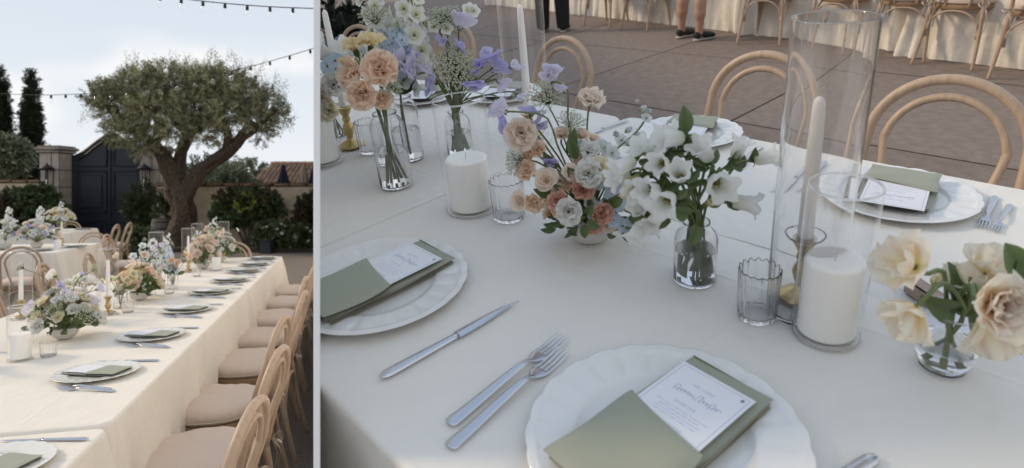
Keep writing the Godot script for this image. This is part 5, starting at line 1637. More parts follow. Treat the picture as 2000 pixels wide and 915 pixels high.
func terrace_chairs() -> void:
	var y := yaw_of(N)
	for c in [[Vector3(0.60, 0, -1.667), 0.0, 1.0, "facing us behind the middle of the terrace table"], [Vector3(0.874, 0, -1.216), 0.03, 1.0, "at the right edge of the view behind the napkin plate"], [Vector3(0.062, 0, -2.441), -0.04, 0.97, "behind the tall glass and the rounded table corner"], [Vector3(-0.43, 0, -3.23), 0.02, 0.97, "behind the lilac sweet peas and lace flowers"], [Vector3(-0.98, 0, -3.55), 0.25, 0.95, "behind the taper at the white wall"]]:
		chair(c[0], y + c[1], "bentwood chair %s" % c[3], "chairs at the terrace table", c[2])
	var i := 0
	for p in [Vector3(1.4659, 0.0000, -8.1373), Vector3(1.8520, 0.0000, -7.5832), Vector3(2.7019, 0.0000, -6.1576), Vector3(3.1239, 0.0000, -5.5900), Vector3(3.3881, 0.0000, -5.0890), Vector3(3.5853, -0.0000, -4.7161), Vector3(3.7488, 0.0000, -4.1874)]:
		chair(p, y + PI + [0.05, -0.1, 0.12, -0.06, 0.1, -0.12, 0.05][i], "bentwood chair of the far row, %s from the left" % ORD[i], "chairs at the far row")
		i += 1

func setting(at: Vector3, r: float, yaw: float, which: String, key: String, size: Vector2, cardmove: float) -> void:
	again("plate_" + key, "dinner_plate", func(o): make_plate(o, r, M.china_far), "white scalloped plate %s" % which, "plate", on(at, 0.3), "plates on the terrace table")
	var nk := on(at + Vector3(0, 0.0124, 0), yaw)
	again("napkin_" + key, "napkin", func(o): make_napkin(o, size.x, size.y), "folded sage napkin on the plate %s" % which, "napkin", nk, "napkins on the terrace table")
	var k := size.y / 0.115
	again("card_" + key, "menu_card", func(o): make_card(o), "printed white menu card in the napkin %s" % which, "card", nk * Transform3D(Basis.from_scale(Vector3(k, 1, k)) * Basis(Vector3.UP, 0.03), Vector3(0, 0.0137, cardmove)), "menu cards on the terrace table")

func lay(key: String, nm: String, make: Callable, tip: Vector3, end: Vector3, label: String, sc := 1.0, group := "") -> void:
	var m := (tip + end) / 2
	m = end + (tip - end).normalized() * (0.100 if nm == "fork" else 0.118) * sc
	again(key, nm, make, label, "fork" if nm == "fork" else "knife", on(Vector3(m.x, end.y, m.z), yaw_of(end - tip), Vector3.ONE * sc), group)

func terrace_places() -> void:
	setting(Vector3(0.1382, 0.7608, -0.5028), 0.150, yaw_of(Vector3(0.0608, 0.7608, -0.4952) - Vector3(0.2546, 0.7608, -0.6298)), "at the bottom edge of the view", "near", Vector2(0.235, 0.112), -0.022)
	setting(Vector3(-0.2359, 0.7608, -0.8847), 0.150, yaw_of(Vector3(-0.3279, 0.7608, -0.8549) - Vector3(-0.1601, 0.7608, -0.9924)), "cut by the white wall at left", "near", Vector2(0.235, 0.112), -0.022)
	setting(Vector3(0.7151, 0.7638, -1.0212), 0.130, yaw_of(Vector3(0.7938, 0.7638, -1.1220) - Vector3(0.6498, 0.7638, -0.9521)), "behind the candle glasses", "far", Vector2(0.150, 0.115), -0.020)
	setting(Vector3(0.4601, 0.7638, -1.4711), 0.128, yaw_of(Vector3(0.4994, 0.7638, -1.5688) - Vector3(0.3927, 0.7638, -1.3928)), "behind the white bellflowers", "far", Vector2(0.15, 0.115), -0.020)
	setting(Vector3(-0.2704, 0.7608, -2.1222), 0.128, yaw_of(Vector3(-0.2499, 0.7608, -2.2783) - Vector3(-0.3243, 0.7608, -2.0871)), "behind the blue delphiniums", "far", Vector2(0.15, 0.115), -0.020)
	setting(Vector3(0.0044, 0.7608, -2.0471), 0.128, yaw_of(Vector3(0.0261, 0.7608, -2.1686) - Vector3(-0.0399, 0.7608, -1.9839)), "behind the left taper glass", "far", Vector2(0.15, 0.115), -0.020)
	lay("knife", "table_knife", make_knife, Vector3(-0.0132, 0.7608, -0.7931), Vector3(-0.1958, 0.7608, -0.6526), "steel knife between the two nearest terrace plates")
	lay("fork", "fork", make_fork, Vector3(0.0390, 0.7608, -0.6890), Vector3(-0.1008, 0.7608, -0.5590), "upper one of two forks left of the near terrace plate")
	lay("fork", "fork", make_fork, Vector3(0.0489, 0.7608, -0.6709), Vector3(-0.0988, 0.7608, -0.5233), "lower one of two forks left of the near terrace plate")
	lay("fork", "fork", make_fork, Vector3(0.7742, 0.7638, -0.8838), Vector3(0.8731, 0.7638, -0.9862), "larger far fork at the right edge, tines toward us", 0.72)
	lay("fork", "fork", make_fork, Vector3(0.7860, 0.7638, -0.8701), Vector3(0.8731, 0.7638, -0.9507), "smaller far fork at the right edge, tines toward us", 0.62)
	lay("fork", "fork", make_fork, Vector3(0.4914, 0.7638, -1.2241), Vector3(0.5916, 0.7638, -1.3428), "fork half hidden by a bellflower, right of the middle plate", 0.75)
	lay("knife", "table_knife", make_knife, Vector3(0.4984, 0.7638, -1.0820), Vector3(0.6518, 0.7638, -1.2184), "left one of two knives seen by the tall glass", 0.8)
	lay("knife", "table_knife", make_knife, Vector3(0.5424, 0.7638, -1.0790), Vector3(0.6859, 0.7638, -1.2154), "right one of two knives seen through the tall glass", 0.8)
	lay("knife", "table_knife", make_knife, Vector3(0.2145, 0.7638, -1.5505), Vector3(0.3403, 0.7638, -1.6399), "knife behind the blush bloom on its straight stem", 0.8)
	lay("knife", "table_knife", make_knife, Vector3(0.2259, 0.7608, -0.4018), Vector3(0.3448, 0.7608, -0.4555), "knife just entering the view at the bottom edge")

func terrace_glass() -> void:
	var gl := "candle glasses on the terrace table"
	again("cyl_near", "candle_glass", func(o): make_cylinder_glass(o, 0.0415, 0.215), "low clear glass cylinder round a pillar candle at right", "candle glass", on(Vector3(0.3967, 0.7608, -0.6593)), gl)
	again("pil_near", "pillar_candle", func(o): make_pillar_candle(o, 0.0355, 0.108), "thick white pillar candle in the low glass at right", "candle", on(Vector3(0.3967, 0.7686, -0.6593)), "pillar candles on the terrace")
	again("cyl_left", "candle_glass", func(o): make_cylinder_glass(o, 0.052, 0.235), "clear glass cylinder round the pillar candle left of centre", "candle glass", on(Vector3(-0.0866, 0.7608, -1.1616)), gl)
	again("pil_left", "pillar_candle", func(o): make_pillar_candle(o, 0.043, 0.108), "thick white pillar candle left of centre", "candle", on(Vector3(-0.0866, 0.7686, -1.1616)), "pillar candles on the terrace")
	again("cyl_left", "candle_glass", func(_o): pass, "candle glass at the white wall beside the brass candlestick", "candle glass", on(Vector3(-0.4921, 0.7608, -1.5496)), gl)
	again("pil_left", "pillar_candle", func(_o): pass, "pillar candle at the white wall beside the brass candlestick", "candle", on(Vector3(-0.4921, 0.7686, -1.5496)), "pillar candles on the terrace")
	again("tall_near", "tall_candle_glass", func(o): make_tall_glass(o, 0.0475, 0.4063), "tall clear glass cylinder round a white taper at right", "candle glass", on(Vector3(0.3914, 0.7608, -0.7147)), gl)
	again("stick_r", "candlestick", func(o): make_candlestick(o, 0.095), "brass candlestick inside the tall glass at right", "candlestick", on(Vector3(0.3961, 0.7686, -0.7371), 0.0, Vector3(0.8, 1.0, 0.8)), "candlesticks on the terrace")
	again("dish", "candle_dish", func(o): part("dish", Sh.new().lathe([Vector2(0.011, 0.0), Vector2(0.020, 0.0006), Vector2(0.0255, 0.004), Vector2(0.0268, 0.0070), Vector2(0.0255, 0.0058), Vector2(0.019, 0.003), Vector2(0.011, 0.0024), Vector2(0.011, 0.0)], 36).done(), M.glass_solid, o), "small glass drip dish on the candlestick at right", "dish", on(Vector3(0.3961, 0.8640, -0.7371)))
	again("taper_r", "taper_candle", func(o): make_taper(o, 0.20), "slim white taper in the tall glass at right", "candle", on(Vector3(0.3961, 0.8654, -0.7371)), "tapers on the terrace")
	again("tall_left", "tall_candle_glass", func(o): make_cylinder_glass(o, 0.058, 0.52), "tall clear glass cylinder behind the lace flowers", "candle glass", on(Vector3(0.0620, 0.7638, -1.5621)), gl)
	again("stick_l", "candlestick", func(o): make_candlestick(o, 0.06), "low brass candlestick in the glass behind the lace flowers", "candlestick", on(Vector3(0.0629, 0.7716, -1.5794)), "candlesticks on the terrace")
	again("taper_l", "taper_candle", func(o): make_taper(o, 0.28), "white taper in the glass behind the lace flowers", "candle", on(Vector3(0.0629, 0.8320, -1.5794)), "tapers on the terrace")
	again("stick_w", "candlestick", func(o): make_candlestick(o, 0.115), "brass candlestick near the white wall", "candlestick", on(Vector3(-0.4388, 0.7608, -1.6580)), "candlesticks on the terrace")
	again("taper_w", "taper_candle", func(o): make_taper(o, 0.26), "white taper on the brass candlestick near the white wall", "candle", on(Vector3(-0.4388, 0.8763, -1.6580)), "tapers on the terrace")
	again("votive", "ribbed_glass", make_votive, "small ribbed glass left of the right-hand candles", "glass", on(Vector3(0.3258, 0.7608, -0.7106), 0.1, Vector3(0.76, 1.08, 0.76)), "ribbed glasses on the terrace")
	again("votive", "ribbed_glass", make_votive, "small ribbed glass left of the flower bowl", "glass", on(Vector3(-0.0105, 0.7608, -1.1010), 0.3, Vector3(0.92, 1.15, 0.92)), "ribbed glasses on the terrace")
	again("votive", "ribbed_glass", make_votive, "small ribbed glass right of the brass candlestick", "glass", on(Vector3(-0.3700, 0.7608, -1.5956), 0.5, Vector3(0.98, 1.2, 0.98)), "ribbed glasses on the terrace")
	again("bottle_a", "bottle_vase", func(o): make_bottle(o, 0.0325, 0.102, 0.019, 0.055), "clear bottle vase holding the white bellflowers", "vase", on(Vector3(0.2723, 0.7608, -0.8199)), "bottle vases on the terrace")
	again("bottle_b", "bottle_vase", func(o): make_bottle(o, 0.039, 0.175, 0.026, 0.088), "clear bottle vase holding peach lisianthus", "vase", on(Vector3(-0.2679, 0.7608, -1.3389)), "bottle vases on the terrace")
	again("bottle_c", "bottle_vase", func(o): make_bottle(o, 0.036, 0.165, 0.025, 0.08), "clear bottle vase holding blue delphiniums", "vase", on(Vector3(-0.2555, 0.7608, -1.5156)), "bottle vases on the terrace")
	again("bottle_d", "bottle_vase", func(o): make_bottle(o, 0.034, 0.115, 0.019, 0.06), "clear bottle vase of sweet peas behind a candle glass", "vase", on(Vector3(-0.1237, 0.7608, -1.5099)), "bottle vases on the terrace")
	again("fishbowl", "round_vase", func(o):
		part("glass_body", glass_wall([Vector2(0.024, 0.004), Vector2(0.031, 0.016), Vector2(0.0345, 0.034), Vector2(0.0335, 0.052), Vector2(0.029, 0.066), Vector2(0.0255, 0.074), Vector2(0.027, 0.080)]), M.glass, o)
		part("rim", ring(0.027, 0.0805, 0.0014).done(), M.glass_solid, o)
		part("foot", puck(0.0245, 0, 0.004).done(), M.glass_solid, o)
		part("water", Sh.new().lathe([Vector2(0.0002, 0.0048), Vector2(0.0235, 0.0048), Vector2(0.0298, 0.016), Vector2(0.0330, 0.032), Vector2(0.0328, 0.0355), Vector2(0.0002, 0.0355)], 36).done(), M.water, o), "small round glass vase holding parrot tulips", "vase", on(Vector3(0.4975, 0.7608, -0.5785)))
	again("bowl_r", "flower_bowl", func(o): make_bowl(o, 0.046, 0.046), "small white bowl under the peach flower arrangement", "bowl", on(Vector3(0.1343, 0.7608, -0.9801)))
	var cs := thing("card_block", "wooden block holding a white table card behind the tulips", "card holder", on(Vector3(0.5604, 0.7608, -0.7040), yaw_of(D) - 0.6))
	part("block", Sh.new().box(Vector3(0, 0.013, 0), Vector3(0.022, 0.022, 0.062), 0.002).done(), M.block_wood, cs)
	solo("table_card", Sh.new().box(Vector3(0, 0.0008, 0), Vector3(0.10, 0.0012, 0.14), 0.0003).done(), M.paper_plain, "plain white card lying behind the round tulip vase", "card", on(Vector3(0.5972, 0.7608, -0.6409), 1.2))

# stems[] rows: [kind, where, facing, radius]; the stems run to the foot
func stems(t: Node3D, foot: Vector3, neck: Vector3, rows: Array, r := 0.0017, detail := true) -> void:
	var k := 0
	for e in rows:
		var p: Vector3 = e[1]
		var f: Vector3 = (e[2] as Vector3).normalized()
		var a := k * 2.4
		var nk := neck + Vector3(cos(a), 0, sin(a)) * 0.010
		var ft := foot + Vector3(cos(a + 2.6), 0, sin(a + 2.6)) * 0.017
		flower(t, e[0], p, f, e[3], detail and e[3] > 0.012, k * 1.3)
		var b: Vector3 = p - f * e[3] * 0.1
		stem(t, [ft, nk, nk.lerp(b, 0.55) + Vector3(0, 0.012, 0) - f * 0.01, b - f * minf(0.02, 0.3 * b.distance_to(nk)), b], r)
		k += 1

func terrace_flowers() -> void:
	var cam := Vector3(-0.1, 0.55, 0.83)
	var lf := Vector3(-0.9, 0.3, 0.35)
	var rt := Vector3(0.9, 0.25, 0.3)
	var dn := Vector3(-0.3, -0.5, 0.8)
	# the bowl of peach, coral and white
	var t := thing("flower_arrangement", "peach, coral and white flowers massed over the small white bowl", "flowers", Transform3D())
	var ft: Vector3 = Vector3(0.1343, 0.7808, -0.9801)
	var nk := ft + Vector3(0, 0.03, 0)
	var zb := -0.955
	stems(t, ft, nk, [
		["lisianthus_blush", Vector3(0.0257, 0.9762, -0.9700), Vector3(-0.15, 0.35, 0.9), 0.034],
		["sweetpea_lilac", Vector3(0.0546, 0.9837, -0.9850), Vector3(0.3, 0.5, 0.6), 0.024],
		["sweetpea_lilac", Vector3(0.0425, 1.0054, -0.9850), Vector3(-0.1, 0.7, 0.4), 0.019],
		["sweetpea_violet", Vector3(0.0016, 0.9856, -0.9900), Vector3(-0.7, 0.4, 0.4), 0.02],
		["lisianthus_blush", Vector3(0.1419, 1.0118, -0.9800), Vector3(0.15, 0.9, 0.35), 0.028],
		["rose_blush", Vector3(0.0929, 0.9590, -0.9850), Vector3(0, 0.8, 0.5), 0.019],
		["rose_blush", Vector3(0.1257, 0.9539, -0.9850), Vector3(0.1, 0.8, 0.4), 0.018],
		["rose_blush", Vector3(0.1459, 0.9403, -1.0000), Vector3(0.3, 0.8, 0.3), 0.016],
		["rose_blush", Vector3(0.0583, 0.9054, -0.9300), Vector3(-0.2, 0.55, 0.8), 0.025],
		["rose_blush", Vector3(0.0958, 0.9125, -0.9300), Vector3(0.1, 0.6, 0.8), 0.019],
		["rose_blush", Vector3(0.0157, 0.8837, -0.9100), Vector3(-0.6, 0.3, 0.8), 0.022],
		["lisianthus_peach", Vector3(0.0323, 0.9138, -0.9500), Vector3(-0.5, 0.6, 0.6), 0.024],
		["lisianthus_peach", Vector3(0.0503, 0.9393, -0.9700), Vector3(-0.3, 0.7, 0.5), 0.022],
		["lisianthus_peach", Vector3(0.0356, 0.9279, -0.9700), Vector3(-0.8, 0.5, 0.4), 0.02],
		["lisianthus_peach", Vector3(0.0402, 0.8757, -0.9200), Vector3(-0.5, 0.1, 0.85), 0.022],
		["lisianthus_coral", Vector3(0.0747, 0.8766, -0.9100), Vector3(-0.1, 0.3, 0.9), 0.025],
		["lisianthus_coral", Vector3(0.1126, 0.8866, -0.9200), Vector3(0.1, 0.5, 0.85), 0.026],
		["lisianthus_coral", Vector3(0.1353, 0.8563, -0.9000), Vector3(0.25, 0.1, 0.9), 0.027],
		["lisianthus_coral", Vector3(0.1264, 0.8411, -0.8950), Vector3(0.0, -0.2, 0.9), 0.021],
		["lisianthus_white", Vector3(0.0880, 0.8685, -0.8850), Vector3(-0.1, 0.35, 0.9), 0.028],
		["lisianthus_white", Vector3(0.1246, 0.9126, -0.9200), Vector3(-0.05, 0.5, 0.85), 0.030],
		["rose_cream", Vector3(0.1423, 0.9169, -0.9250), Vector3(0.25, 0.5, 0.8), 0.026],
		["lisianthus_white", Vector3(0.1339, 0.9307, -0.9650), Vector3(0.1, 0.8, 0.5), 0.023],
		["floret_blue", Vector3(0.1222, 0.9438, -0.9700), Vector3(-0.2, 0.7, 0.6), 0.013],
		["sweetpea_violet", Vector3(0.0667, 0.9297, -0.9400), Vector3(0, 0.5, 0.8), 0.014]])
	for e in [[Vector3(0.1709, 0.9324, -0.9550), "floret_ice", 0.015], [Vector3(0.1781, 0.9134, -0.9500), "floret_blue", 0.017], [Vector3(0.1611, 0.8975, -0.9300), "floret_blue", 0.016], [Vector3(0.1818, 0.8958, -0.9400), "floret_blue", 0.017], [Vector3(0.1638, 0.8757, -0.9200), "floret_blue", 0.017], [Vector3(0.1880, 0.8799, -0.9300), "floret_blue", 0.015], [Vector3(0.1717, 0.8608, -0.9100), "floret_blue", 0.016], [Vector3(0.1591, 0.8370, -0.9000), "floret_blue", 0.016], [Vector3(0.1750, 0.8239, -0.9000), "floret_blue", 0.015], [Vector3(0.1984, 0.8259, -0.9100), "floret_blue", 0.016], [Vector3(0.1609, 0.9371, -0.9700), "floret_ice", 0.016], [Vector3(0.1541, 0.9424, -0.9700), "floret_ice", 0.014], [Vector3(0.1914, 0.9460, -0.9750), "floret_ice", 0.013]]:
		flower(t, e[1], e[0], Vector3(rng.randf_range(-0.3, 0.5), 0.5, 0.8), e[2], true, rng.randf() * 3.0)
		stem(t, [nk, nk.lerp(e[0], 0.5), e[0]], 0.0012)
	posy(t, ft, ["floret_blue", "rose_blush", "lisianthus_peach", "floret_ice"], 40, Vector3(0.075, 0.095, 0.065), 0.020, 0.022, 60)
	# lace flowers
	for e in [[Vector3(0.0713, 1.0335, -1.0000), Vector3(-0.1, 0.8, 0.5), 0.034], [Vector3(0.1140, 0.9878, -0.9900), Vector3(0.2, 0.75, 0.5), 0.026], [Vector3(-0.0003, 0.9409, -0.9500), Vector3(-0.85, 0.3, 0.4), 0.026]]:
		flower(t, "umbel", e[0] - (e[1] as Vector3).normalized() * 0.03, e[1], e[2], false)
		stem(t, [nk, nk.lerp(e[0], 0.6) + Vector3(0, 0.01, 0), e[0] - (e[1] as Vector3).normalized() * 0.028], 0.0014)
	# arching sweet pea stems and a nodding sprig of larkspur buds
	for e in [[[nk, Vector3(0.0868, 0.9373, -0.9650), Vector3(0.0693, 0.9998, -0.9650), Vector3(0.0325, 1.0154, -0.9600), Vector3(-0.0003, 1.0218, -0.9550)], "sweetpea_pale", Vector3(-0.6, 0.5, 0.5), 0.020], [[nk, Vector3(0.1053, 0.9757, -0.9800), Vector3(0.1073, 1.0355, -0.9850), Vector3(0.0931, 1.0523, -0.9850), Vector3(0.0816, 1.0568, -0.9850)], "sweetpea_pale", Vector3(-0.2, 0.85, 0.3), 0.019], [[nk, Vector3(0.1584, 0.9135, -0.9600), Vector3(0.2118, 0.9590, -0.9650), Vector3(0.2307, 0.9837, -0.9650)], "floret_ice", Vector3(0.2, 0.6, 0.6), 0.011]]:
		stem(t, e[0], 0.0017)
		flower(t, e[1], e[0][e[0].size() - 1], e[2], e[3], true)
	for e in [[Vector3(0.0798, 1.0680, -0.9850), "sweetpea_pale", 0.018], [Vector3(0.0918, 1.0400, -0.9800), "sweetpea_pale", 0.012]]:
		flower(t, e[1], e[0], Vector3(0.2, 0.6, 0.6), e[2], true)
	for e in [[1250, 216, 0.009], [1270, 221, 0.010], [1248, 200, 0.006], [1222, 258, 0.011], [1240, 268, 0.010], [1225, 283, 0.012], [1205, 270, 0.011]]:
		pass
	for e in [[Vector3(0.2206, 0.9987, -0.9650), 0.010], [Vector3(0.2374, 0.9927, -0.9650), 0.010], [Vector3(0.2182, 1.0127, -0.9650), 0.006], [Vector3(0.1966, 0.9641, -0.9650), 0.011], [Vector3(0.2135, 0.9535, -0.9650), 0.010], [Vector3(0.1986, 0.9423, -0.9600), 0.012], [Vector3(0.1820, 0.9585, -0.9650), 0.011]]:
		flower(t, "bud_ice", e[0], Vector3(rng.randf_range(-0.5, 0.6), 0.5, 0.5), e[1])
	for e in [[Vector3(0.1862, 0.8388, -0.9000), Vector3(0.9, -0.1, 0.5), 0.06, 0.014], [Vector3(0.1797, 0.8535, -0.9000), Vector3(1, 0.25, 0.3), 0.07, 0.013], [Vector3(0.1749, 0.8211, -0.9000), Vector3(0.7, -0.6, 0.4), 0.04, 0.014], [Vector3(0.1141, 0.8626, -0.8800), Vector3(0.3, 0.6, 0.6), 0.025, 0.008], [Vector3(0.1097, 0.8540, -0.8800), Vector3(-0.4, 0.3, 0.8), 0.022, 0.008], [Vector3(0.1161, 0.8496, -0.8800), Vector3(0.6, -0.3, 0.7), 0.022, 0.008], [Vector3(0.1092, 0.8430, -0.8800), Vector3(0, -0.7, 0.6), 0.022, 0.008], [Vector3(0.0754, 0.9167, -0.9500), Vector3(-0.4, 0.7, 0.5), 0.04, 0.011], [Vector3(0.1002, 0.9342, -0.9700), Vector3(0.3, 0.9, 0.2), 0.045, 0.010], [Vector3(0.1115, 0.9275, -0.9600), Vector3(-0.2, 0.9, 0.3), 0.045, 0.010], [Vector3(0.1105, 0.9027, -0.9300), Vector3(-0.4, 0.6, 0.6), 0.035, 0.011], [Vector3(0.0629, 0.8847, -0.9300), Vector3(-0.6, 0.3, 0.7), 0.035, 0.010], [Vector3(0.1506, 0.8658, -0.9000), Vector3(0.5, 0.5, 0.7), 0.04, 0.012], [Vector3(0.1732, 0.8880, -0.9500), Vector3(0.6, 0.6, 0.3), 0.05, 0.012], [Vector3(0.2052, 0.8555, -0.9200), Vector3(0.8, 0.4, 0.3), 0.05, 0.012]]:
		leaf(t, e[0], e[1], e[2], e[3], 1.0, 0.5)
	# white bellflowers
	t = thing("bellflowers", "white bellflowers leaning out of the clear bottle vase", "flowers", Transform3D())
	ft = Vector3(0.2723, 0.7728, -0.8199)
	nk = ft + Vector3(0, 0.092, 0)
	var bells := [
		[Vector3(0.2431, 1.0055, -0.8000), Vector3(-0.95, 0.10, 0.25), 0.028],
		[Vector3(0.2288, 0.9604, -0.7600), Vector3(-0.25, 0.65, 0.55), 0.022],
		[Vector3(0.2725, 0.9564, -0.7550), Vector3(-0.02, 0.10, 1.0), 0.028],
		[Vector3(0.2767, 0.9724, -0.7900), Vector3(-0.45, 0.75, 0.25), 0.025],
		[Vector3(0.3284, 0.9537, -0.8300), Vector3(0.25, 0.85, 0.1), 0.022],
		[Vector3(0.3351, 0.9694, -0.7800), Vector3(0.95, 0.18, 0.2), 0.021],
		[Vector3(0.2966, 0.9257, -0.7500), Vector3(0.95, -0.18, 0.3), 0.024],
		[Vector3(0.2096, 0.9447, -0.7400), Vector3(-0.55, 0.05, 0.8), 0.027],
		[Vector3(0.1976, 0.9470, -0.7600), Vector3(-0.7, 0.30, 0.5), 0.024],
		[Vector3(0.1833, 0.8918, -0.7800), Vector3(-0.55, -0.6, 0.45), 0.024],
		[Vector3(0.1753, 0.9791, -0.8000), Vector3(-0.9, -0.25, 0.3), 0.024],
		[Vector3(0.1955, 0.9112, -0.8000), Vector3(-0.6, 0.1, 0.5), 0.022],
		[Vector3(0.2518, 0.9803, -0.8400), Vector3(-0.2, 0.9, 0.1), 0.022], [Vector3(0.1706, 0.9514, -0.8200), Vector3(-0.9, -0.1, 0.4), 0.023], [Vector3(0.2080, 0.9740, -0.8300), Vector3(-0.7, 0.6, 0.3), 0.024], [Vector3(0.2014, 0.9132, -0.7600), Vector3(-0.6, -0.35, 0.6), 0.022], [Vector3(0.1884, 0.9447, -0.7800), Vector3(-0.75, 0.05, 0.6), 0.024], [Vector3(0.2132, 0.9782, -0.7800), Vector3(-0.6, 0.3, 0.7), 0.021]]
	var k := 0
	for e in bells:
		var p: Vector3 = e[0]
		var f: Vector3 = (e[1] as Vector3).normalized()
		flower(t, "bell_white", p, f, e[2] * 0.9, true, k * 0.7)
		var mid := nk.lerp(p, 0.6) + Vector3(0, 0.02, 0)
		stem(t, [ft + Vector3(cos(k * 2.0), 0, sin(k * 2.0)) * 0.018, nk + Vector3(cos(k * 1.7), 0, sin(k * 1.7)) * 0.009, mid, p - f * 0.02, p], 0.0021)
		for w in 3:
			var q := mid.lerp(p, 0.25 + 0.3 * w)
			leaf(t, q, Vector3(rng.randf_range(-1, 1), rng.randf_range(-0.2, 0.8), rng.randf_range(0, 1)), 0.024 + 0.008 * (w % 2), 0.007, 1.0, 0.9)
		k += 1
	flower(t, "bud_cream", Vector3(0.1765, 0.9574, -0.7900), Vector3(-0.6, -0.65, 0.4), 0.026, true)
	stem(t, [nk, Vector3(0.2188, 0.9568, -0.8000), Vector3(0.1887, 0.9738, -0.7900), Vector3(0.1779, 0.9588, -0.7900)], 0.0018)
	for e in [[Vector3(0.2445, 1.0099, -0.8000), Vector3(0.05, 1, 0.1), 0.040], [Vector3(0.2617, 0.9232, -0.7500), Vector3(0.4, 0.5, 0.7), 0.03], [Vector3(0.2376, 0.9102, -0.7500), Vector3(-0.5, 0.4, 0.7), 0.04], [Vector3(0.2938, 0.9152, -0.7600), Vector3(0.7, 0.3, 0.6), 0.035], [Vector3(0.2186, 0.8946, -0.7700), Vector3(-0.9, 0.15, 0.4), 0.055], [Vector3(0.2553, 0.8825, -0.7700), Vector3(-0.2, -0.4, 0.7), 0.03]]:
		leaf(t, e[0], e[1], e[2], 0.011, 1.0, 0.6)
	flower(t, "bud_yellow", Vector3(0.2627, 0.9269, -0.7450), Vector3(0, 0.5, 0.7), 0.013)
	# peach lisianthus and yellow carnations
	t = thing("lisianthus_bunch", "peach lisianthus and two yellow carnations in a bottle vase", "flowers", Transform3D())
	ft = Vector3(-0.2679, 0.7728, -1.3389)
	nk = ft + Vector3(-0.005, 0.165, 0)
	stems(t, ft, nk, [["lisianthus_peach", Vector3(-0.2538, 1.0350, -1.3000), Vector3(0.25, 0.45, 0.85), 0.050], ["lisianthus_peach", Vector3(-0.3031, 1.0243, -1.3200), Vector3(-0.7, 0.5, 0.5), 0.045], ["lisianthus_peach", Vector3(-0.2871, 1.0016, -1.2700), Vector3(-0.1, 0.1, 1.0), 0.042], ["lisianthus_peach", Vector3(-0.2629, 0.9826, -1.3000), Vector3(0.4, -0.2, 0.8), 0.030], ["carnation_yellow", Vector3(-0.3107, 1.0723, -1.3600), Vector3(-0.2, 0.9, 0.25), 0.036], ["carnation_yellow", Vector3(-0.2761, 1.0779, -1.3600), Vector3(0.2, 0.9, 0.3), 0.036], ["bud_yellow", Vector3(-0.3251, 1.0576, -1.3400), Vector3(-0.7, 0.2, 0.5), 0.016]], 0.0024)
	flower(t, "umbel", Vector3(-0.2445, 0.9979, -1.2900), Vector3(0.6, 0.4, 0.6), 0.025)
	# blue delphinium, white larkspur and pale sweet peas
	t = thing("delphinium_bunch", "blue delphinium and white larkspur spikes in a bottle vase", "flowers", Transform3D())
	ft = Vector3(-0.2555, 0.7728, -1.5156)
	nk = ft + Vector3(0, 0.155, 0)
	for e in [[Vector3(-0.2730, 1.1060, -1.5200), Vector3(-0.2390, 0.9473, -1.4900), "floret_ice", 22, 0.022], [Vector3(-0.2488, 1.0864, -1.5000), Vector3(-0.2447, 0.9820, -1.4800), "floret_blue", 26, 0.024], [Vector3(-0.2339, 1.0779, -1.4700), Vector3(-0.2350, 0.9957, -1.4700), "floret_blue", 20, 0.024], [Vector3(-0.1952, 1.1868, -1.5200), Vector3(-0.2092, 0.9676, -1.5000), "floret_white", 26, 0.032], [Vector3(-0.3040, 1.1884, -1.5500), Vector3(-0.2515, 1.0117, -1.5200), "floret_white", 22, 0.028]]:
		stem(t, [ft, nk, e[1]], 0.0024)
		spike(t, e[2], e[1], e[0], e[3], e[4], 0.0, e[4] > 0.03)
	flower(t, "umbel", Vector3(-0.2801, 1.1075, -1.4900), Vector3(0.0, 0.8, 0.5), 0.036)
	for e in [["sweetpea_pale", 0, 0.030], ["sweetpea_pale", 1, 0.030], ["sweetpea_lilac", 2, 0.022], ["sweetpea_pale", 3, 0.028], ["sweetpea_pale", 4, 0.028]]:
		var p: Vector3 = [Vector3(-0.2252, 1.0251, -1.4300), Vector3(-0.1950, 1.0127, -1.4300), Vector3(-0.1938, 1.0348, -1.4500), Vector3(-0.2100, 1.0007, -1.4200), Vector3(-0.1788, 0.9993, -1.4400)][e[1]]
		flower(t, e[0], p, Vector3(0.2 * e[1] - 0.4, 0.5, 0.8), e[2], true, e[1] * 0.8)
		stem(t, [ft, nk, p], 0.002)
	for j in 7:
		leaf(t, nk.lerp(Vector3(-0.2271, 0.9599, -1.4600), 0.2 + 0.1 * j), Vector3(cos(j * 2.0), 0.5, sin(j * 2.0)), 0.05, 0.008, 1.0, 0.9)
	# sweet peas and lace flower behind the candle glass
	t = thing("sweet_pea_bunch", "lilac sweet peas and lace flowers in the vase behind a candle glass", "flowers", Transform3D())
	ft = Vector3(-0.1237, 0.7728, -1.5099)
	nk = ft + Vector3(0, 0.108, 0)
	for j in 12:
		stem(t, [ft + Vector3(cos(j * 2.0), 0, sin(j * 2.0)) * 0.016, nk + Vector3(cos(j * 2.4), 0, sin(j * 2.4)) * 0.008, nk + Vector3(cos(j * 2.4) * 0.05, 0.11, sin(j * 2.4) * 0.03)], 0.0022)
